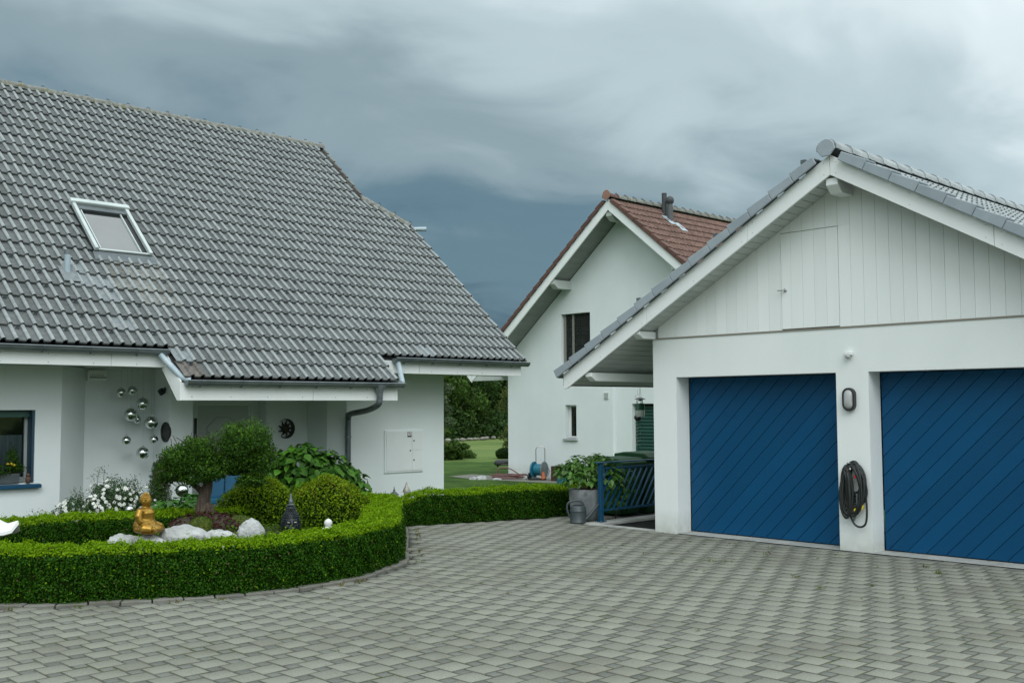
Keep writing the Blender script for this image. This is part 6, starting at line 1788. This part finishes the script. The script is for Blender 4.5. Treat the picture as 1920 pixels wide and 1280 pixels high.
build(MB().tube([(hx-.01,6.075,.62),(hx-.01,6.07,.47)], [.018,.016], 10), 'sleeve', MT['rubber'], hs, smooth=60)
MT['yellow'] = mat('yellow_plastic', (.55,.42,.015), (.62,.48,.02), 8, .4)
sg = build(MB().tube([(hx-.015,5.955,.70),(hx-.015,5.952,.60),(hx-.018,5.945,.515)], [.017,.019,.016], 10).tube([(hx-.018,5.945,.515),(hx-.02,5.985,.49)], [.022,.026], 10), 'spray_gun', MT['black'], hs, smooth=60)
build(MB().lathe([(.020,0),(.030,.004),(.030,.022),(.012,.024)], (hx-.02,5.985,.49), 14, axis=(0,.95,-.3)), 'nozzle_ring', MT['yellow'], sg, smooth=40)
build(MB().tube([(hx-.02,5.925,.585),(hx-.02,5.915,.54),(hx-.02,5.925,.50)], [.012,.016,.012], 8), 'trigger', MT['yellow'], sg, smooth=60)
build(MB().tube([(11.398,6.045,1.02),(11.33,6.045,1.02),(11.31,6.055,1.03),(11.31,6.09,1.035)], .007, 8).box((11.39,6.02,.98), (11.399,6.07,1.06)), 'hook', MT['steel'], hs, smooth=50)
MT['red'] = mat('red_plastic', (.38,.02,.012), rough=.4)
for y, z in ((6.07,.945),(5.985,.875)): build(MB().tube([(hx-.045,y,z+.018),(hx-.045,y,z-.018)], .012, 10), 'coupling', MT['red'], hs, smooth=50)
build(MB().tube([(hx-.045,6.045,.99),(hx-.05,6.043,.955)], .014, 10), 'coupling', MT['steel'], hs, smooth=50)

# ================================================================== NEIGHBOUR'S GARDEN THINGS
hr_ = thing('hose_reel_cart', (21.7,21.15,-.4), 'turquoise hose reel cart with a tall metal handle against the far white wall', 'hose reel')
MT['teal'] = mat('turquoise_plastic', (.010,.125,.19), (.015,.155,.23), 10, .45)
MT['greypl'] = mat('grey_reel_plastic', (.11,.135,.14), (.15,.175,.18), 10, .5)
MT['orange'] = mat('orange_plastic', (.45,.11,.04), (.5,.14,.05), 10, .45)
rc = Vector((21.60,21.20,0)); RX = Vector((.72,-.69,0)); RYv = Vector((-.69,-.72,0))
def Rp(u, w, z): return rc+RX*u+RYv*w+Vector((0,0,z))
hz = -.10
for du, m_, nm in ((-.17,'teal','reel_disc'),(.12,'greypl','reel_disc')):
    ax = (RX*.85+RYv*.52).normalized()
    c = Rp(du,.05*du/.17,hz)
    build(MB().lathe([(.06,-.02),(.225,-.02),(.235,-.008),(.235,.008),(.225,.02),(.18,.012),(.06,.02)], c, 26, axis=ax), nm, MT[m_], hr_, smooth=40)
ax = (RX*.85+RYv*.52).normalized()
build(MB().lathe([(.15,-.13),(.165,-.12),(.165,.12),(.15,.13)], Rp(-.02,0,hz), 22, axis=ax), 'wound_hose', MT['teal'], hr_, smooth=40)
build(MB().tube([Rp(-.11,-.08,-.35),Rp(-.11,-.08,.48),Rp(-.09,-.08,.53),Rp(-.04,-.08,.55),Rp(.08,-.08,.55),Rp(.13,-.08,.53),Rp(.15,-.08,.48),Rp(.15,-.08,-.35)], .014, 8), 'handle', MT['steel'], hr_, smooth=60)
for u in (-.30, .12): build(MB().lathe([(.03,-.02),(.10,-.02),(.11,0),(.10,.02),(.03,.02)], Rp(u,-.05,-.29), 18, axis=ax), 'wheel', MT['black'], hr_, smooth=40)
build(MB().box((0,0,0),(.0001,.0001,.0001)).bar(Rp(-.30,.08,-.36), Rp(.18,.08,-.36), .05, .05), 'foot', MT['black'], hr_)
build(MB().bar(Rp(.10,.16,-.36), Rp(.06,.14,-.16), .12, .05, tuple(RYv)), 'foot_pedal', MT['orange'], hr_, bevel=.01)
build(MB().tube([tuple(p) for p in catmull([tuple(Rp(.20,0,.02)),tuple(Rp(.27,.02,-.12)),tuple(Rp(.22,.04,-.27)),tuple(Rp(.14,.06,-.30))],6)], .010, 7), 'hose_end', MT['greypl'], hr_, smooth=60)
hc = thing('garden_hose', (21.3,21.9,-.4), 'red-brown garden hose lying in loose loops at the foot of the far white wall', 'hose')
MT['hose_b'] = mat('brown_hose', (.13,.06,.055), (.20,.10,.09), 10, .5)
pts = []
for q in range(120):
    a = q*.21; r = .42+.10*math.sin(q*.37); pts.append(Vector((21.25,22.15,-.34))+RX*(r*math.cos(a)*1.15+.003*q-.15)+RYv*(r*.45*math.sin(a))+Vector((0,0,.05*math.sin(q*.13)+.03)))
build(MB().tube(pts, .017, 6), 'coil', MT['hose_b'], hc, smooth=180)
build(MB().tube([tuple(p) for p in catmull([tuple(Vector((21.25,22.15,-.36))+RX*u+RYv*.1+Vector((0,0,z))) for u, z in ((-.34,.0),(-.33,.22),(-.2,.30),(.05,.27),(.3,.12),(.5,.02))],6)], .016, 6), 'raised_loop', MT['hose_b'], hc, smooth=180)
for k, (u, w, s_) in enumerate(((-.75,.0,.16),(-.95,.05,.13),(.62,.12,.14),(.80,.08,.10),(-.3,.2,.12))):
    p = Vector((21.2,22.15,-.42))+RX*u+RYv*w
    o = rock((p.x,p.y,p.z+.02), (s_*1.3,s_,s_*.75), 20+k, ['small pale stone left of the brown hose','leftmost small pale stone at the wall corner','pale stone right of the brown hose','small pale stone between the hose and the reel cart','pale stone in front of the brown hose'][k])
    o['group'] = 'small stones by the far wall'
px_ = struct(build(MB().add([(20.9,24.4,-.396),(20.6,23.0,-.396),(21.0,20.0,-.396),(22.05,19.4,-.396),(22.05,24.6,-.396)], [(0,1,2,3,4)]), 'gravel_strip', mat('gravel', (.13,.13,.11), (.24,.235,.205), 30, .95, .6, 60)))
bxo = thing('planter_box', (21.8,20.5,-.4), 'low dark brown wooden box against the far wall beside the hose reel', 'box')
build(MB().box((21.55,20.1,-.42), (21.95,20.72,.02)), 'side', mat('brown_wood', (.045,.018,.012), (.07,.03,.02), 8, .7, aniso=(1,1,6)), bxo, bevel=.008)
build(MB().box((21.58,20.13,.0), (21.92,20.69,.024)), 'soil', MT['soil'], bxo)
can2 = thing('watering_can', (21.3,20.0,-.4), 'turquoise watering can behind the planter leaves by the far wall', 'watering can')
q0 = Vector((20.95,19.72,-.42))
build(MB().lathe([(.001,0),(.13,0),(.14,.03),(.12,.26),(.10,.30),(.001,.30)], q0, 18), 'body', MT['teal'], can2, smooth=45)
build(MB().tube([q0+RX*-.10+Vector((0,0,.25)), q0+RX*-.05+Vector((0,0,.40)), q0+RX*.06+Vector((0,0,.42)), q0+RX*.12+Vector((0,0,.28))], .016, 7), 'handle', MT['teal'], can2, smooth=60)
build(MB().tube([q0+RX*.11+Vector((0,0,.06)), q0+RX*.34+Vector((0,0,.34))], [.03,.016], 8), 'spout', MT['teal'], can2, smooth=60)
mw = thing('robot_mower', (26.0,27.3,-.42), 'low black robotic mower on the lawn near the far house corner', 'mower')
mc = Vector((26.0,27.3,-.43))
bm_ = MB(); n = 20; V = []
for r_, z_ in ((.0,.25),(.19,.25),(.26,.22),(.30,.15),(.30,.08),(.26,.05)):
    for j in range(n):
        a = 2*math.pi*j/n; ca_, sa_ = math.cos(a), math.sin(a)
        V.append(mc+RX*(r_*1.25*math.copysign(abs(ca_)**.6, ca_))+RYv*(r_*.85*math.copysign(abs(sa_)**.6, sa_))+Vector((0,0,z_)))
Fs = []
for i in range(5):
    for j in range(n): j2 = (j+1) % n; Fs.append((i*n+j, (i+1)*n+j, (i+1)*n+j2, i*n+j2))
build(bm_.add(V, Fs), 'shell', MT['black'], mw, smooth=40)
for u in (-.24, .24): build(MB().lathe([(.03,-.03),(.09,-.03),(.10,0),(.09,.03),(.03,.03)], mc+RX*u+RYv*.1+Vector((0,0,.09)), 16, axis=tuple(RX)), 'wheel', MT['rubber'], mw, smooth=40)
build(MB().bar(mc+RX*-.12+RYv*.255+Vector((0,0,.09)), mc+RX*.18+RYv*.255+Vector((0,0,.09)), .02, .04), 'bumper', MT['tape'], mw)

# ================================================================== FAR SHRUBS, TREES, FIELD EDGE
def far_tree(name, base, h, w, m_leaf, seed, nleaf, leafsz, label, cat, group, trunk=True, crown_low=.18, m2=None):
    rg = np.random.default_rng(seed)
    t_ = thing(name, base, label, cat, group)
    P, Nn = [], []
    bx_, by_, bz_ = base
    mb = MB(); nl = 13 if trunk else 7
    top_ = Vector((bx_+rg.normal(0,.02*h), by_+rg.normal(0,.02*h), bz_+h*.9))
    if trunk: mb.tube([Vector(base)-Vector((0,0,.3)), Vector(base).lerp(top_, .4)+Vector(rg.normal(0,.01*h,3)), top_], [.022*h,.015*h,.004*h], 7)
    for k in range(nl):
        zf_ = crown_low+(1-crown_low)*(k+.5)/nl
        an = k*2.4+rg.uniform(0,.8); rad = w*.5*(math.sin(math.pi*min(1, (zf_-crown_low)/(1-crown_low)*.86+.12))**.7)*rg.uniform(.55,.95)
        c = Vector((bx_+rad*math.cos(an), by_+rad*math.sin(an), bz_+h*zf_*.96))
        st_ = Vector(base).lerp(top_, max(.05, zf_-.16))
        mb.tube([st_, st_.lerp(c, .5)+Vector((0,0,.02*h)), c], [.008*h,.006*h,.002*h], 5)
        rr = w*rg.uniform(.17,.27)
        p, q = shell(c, (rr, rr, rr*.75), int(nleaf/nl), .3, .18); P.append(p); Nn.append(q)
    p, q = shell((bx_,by_,bz_+h*(.5+crown_low*.5)), (w*.3,w*.3,h*.34), int(nleaf*.3), .35, .15); P.append(p); Nn.append(q)
    build(mb, 'trunk', MT['bark_far'], t_, smooth=180)
    foliage(list(zip(P, Nn)), 'crown', m_leaf if m2 is None else [m_leaf, m2], t_, leafsz, leafsz*.6, .8, None if m2 is None else (lambda P_, N_: (rng.uniform(0,1,len(P_)) < .35*np.clip(N_[:,2],0,1)+.08).astype(int)))
    return t_
def copy_tree(o, loc, s_, rz, label):
    c = o.copy(); COL.objects.link(c); c.location = loc; c.scale = (s_,s_,s_*1.0); c.rotation_euler = (0,0,rz); c['label'] = label
    for ch in list(o.children):
        d = ch.copy(); COL.objects.link(d); d.parent = c
    return c
def gpt(x, y): return (x, y, ground_z(x, y).item())
A_, GRP = 'tree', 'trees of the wood beyond the field'
b1 = far_tree('forest_tree', gpt(72,80), 9.2, 7.0, MT['far1'], 11, 7000, .34, 'dark tree standing in the middle of the far wood edge', A_, GRP, m2=MT['far2'], crown_low=.06)
b2 = far_tree('forest_tree', gpt(77,80.5), 9.0, 6.5, MT['far1'], 12, 7000, .34, 'dark tree of the far wood, right of its middle', A_, GRP, m2=MT['far2'], crown_low=.06)
b3 = far_tree('forest_tree', gpt(65,76), 8.6, 6.0, MT['far2'], 13, 7000, .32, 'lighter green tree at the left of the far wood edge', A_, GRP, m2=MT['far1'], crown_low=.06)
spots = [(69,84,1.0),(75,85,1.02),(80,84,1.0),(63,81,1.0),(83,80,1.0),(72,90,1.1),(66,88,1.05),(79,90,1.1),(86,86,1.05),(59,76,1.0),(57,82,1.05),(88,80,1.0),(61,90,1.1),(85,93,1.12),(70.5,77.5,.45),(76,78,.40)]
for k, (x, y, s_) in enumerate(spots):
    src = (b1, b2, b3)[k % 3 if k % 5 else 0]
    copy_tree(src, gpt(x, y), s_, k*1.7, 'dark green tree in the crowded depth of the far wood')
g1_ = far_tree('willow_tree', gpt(48.1,57.6), 5.0, 2.4, MT['far3'], 31, 5200, .17, 'pale grey-green tree at the left edge of the far field', 'tree', None)
g2_ = far_tree('small_tree', gpt(58.0,58.9), 5.2, 3.0, MT['far4'], 32, 4200, .20, 'olive-brown tree at the right edge of the wood, beside the far house corner', 'tree', None)
g3_ = far_tree('small_tree', gpt(32.6,33.7), 1.5, 1.0, MT['far4'], 33, 1500, .09, 'small bare-stemmed tree on the lawn edge at the far house corner', 'tree', None, crown_low=.4)
s1 = far_tree('garden_shrub', gpt(29.75,35.55), 1.6, 1.2, MT['far2'], 41, 4200, .10, 'tall leafy shrub at the lawn edge beside the house corner', 'shrub', 'shrubs along the lawn edge', False, .05, m2=MT['far4'])
s2 = far_tree('garden_shrub', gpt(30.75,35.35), .75, 1.0, MT['far2'], 42, 3600, .09, 'round green shrub just right of the tall one on the lawn edge', 'shrub', 'shrubs along the lawn edge', False, .05, m2=MT['far1'])
s3 = far_tree('garden_shrub', gpt(31.9,36.1), .30, .9, MT['far2'], 43, 2200, .07, 'low spreading shrub in the middle of the lawn edge', 'shrub', 'shrubs along the lawn edge', False, .05)
s4 = thing('clipped_bush', gpt(33.1,34.7), 'dark clipped ball bush on the lawn edge at the far house corner', 'bush')
q = gpt(33.1,34.7)
foliage([shell((q[0],q[1],q[2]+.22), (.45,.42,.27), 4200, .06, .03)], 'foliage', MT['far1'], s4, .06, .035, .7)
build(MB().ball((q[0],q[1],q[2]+.21), (.37,.34,.21), 14, 8), 'inner_twigs', MT['box_core'], s4, smooth=180)
for k, (x, y) in enumerate(((28.2,35.2),(29.2,36.6))):
    far_tree('garden_shrub', gpt(x,y), 2.0, 1.8, MT['far2'], 50+k, 2500, .10, ['leafy shrub hidden mostly behind the house wall corner','leafy shrub behind the tall one at the house wall corner'][k], 'shrub', 'shrubs along the lawn edge', False, .05)
# bank of stones and logs along the wood edge
bk = MB(); rgb = np.random.default_rng(9)
a0, a1 = np.array([56.0,68.5]), np.array([80.0,76.5])
for k in range(60):
    t_ = k/59; p = a0+(a1-a0)*t_+rgb.normal(0,.35,2); s_ = rgb.uniform(.10,.26)
    bk.ball((p[0],p[1],ground_z(*p).item()+.15), (s_*1.3,s_,s_*.7), 8, 6)
o = stuff(build(bk, 'stone_bank', mat('grey_bank', (.12,.12,.10), (.26,.25,.21), 1.2, .95), None, smooth=180)); o['label'] = 'bank of grey stones along the edge of the far wood'; o['category'] = 'stones'

ug = [];
for k in range(26):
    t_ = k/25; p = np.array([55.0,72.0])*(1-t_)+np.array([86.0,80.0])*t_+rgb.normal(0,.8,2); hh = rgb.uniform(1.4,2.6)
    ug.append(shell((p[0],p[1],ground_z(*p).item()+hh*.4), (2.2,1.6,hh*.75), 900, .25, .2))
P_ = np.vstack([q[0] for q in ug]); N_ = np.vstack([q[1] for q in ug]); V, F = leaves(P_, N_, np.full(len(P_), .34), np.full(len(P_), .2), .8)
o = stuff(link('undergrowth', mesh_np('undergrowth', V, F, MT['far1']))); o['label'] = 'dark undergrowth mass along the edge of the far wood'; o['category'] = 'undergrowth'
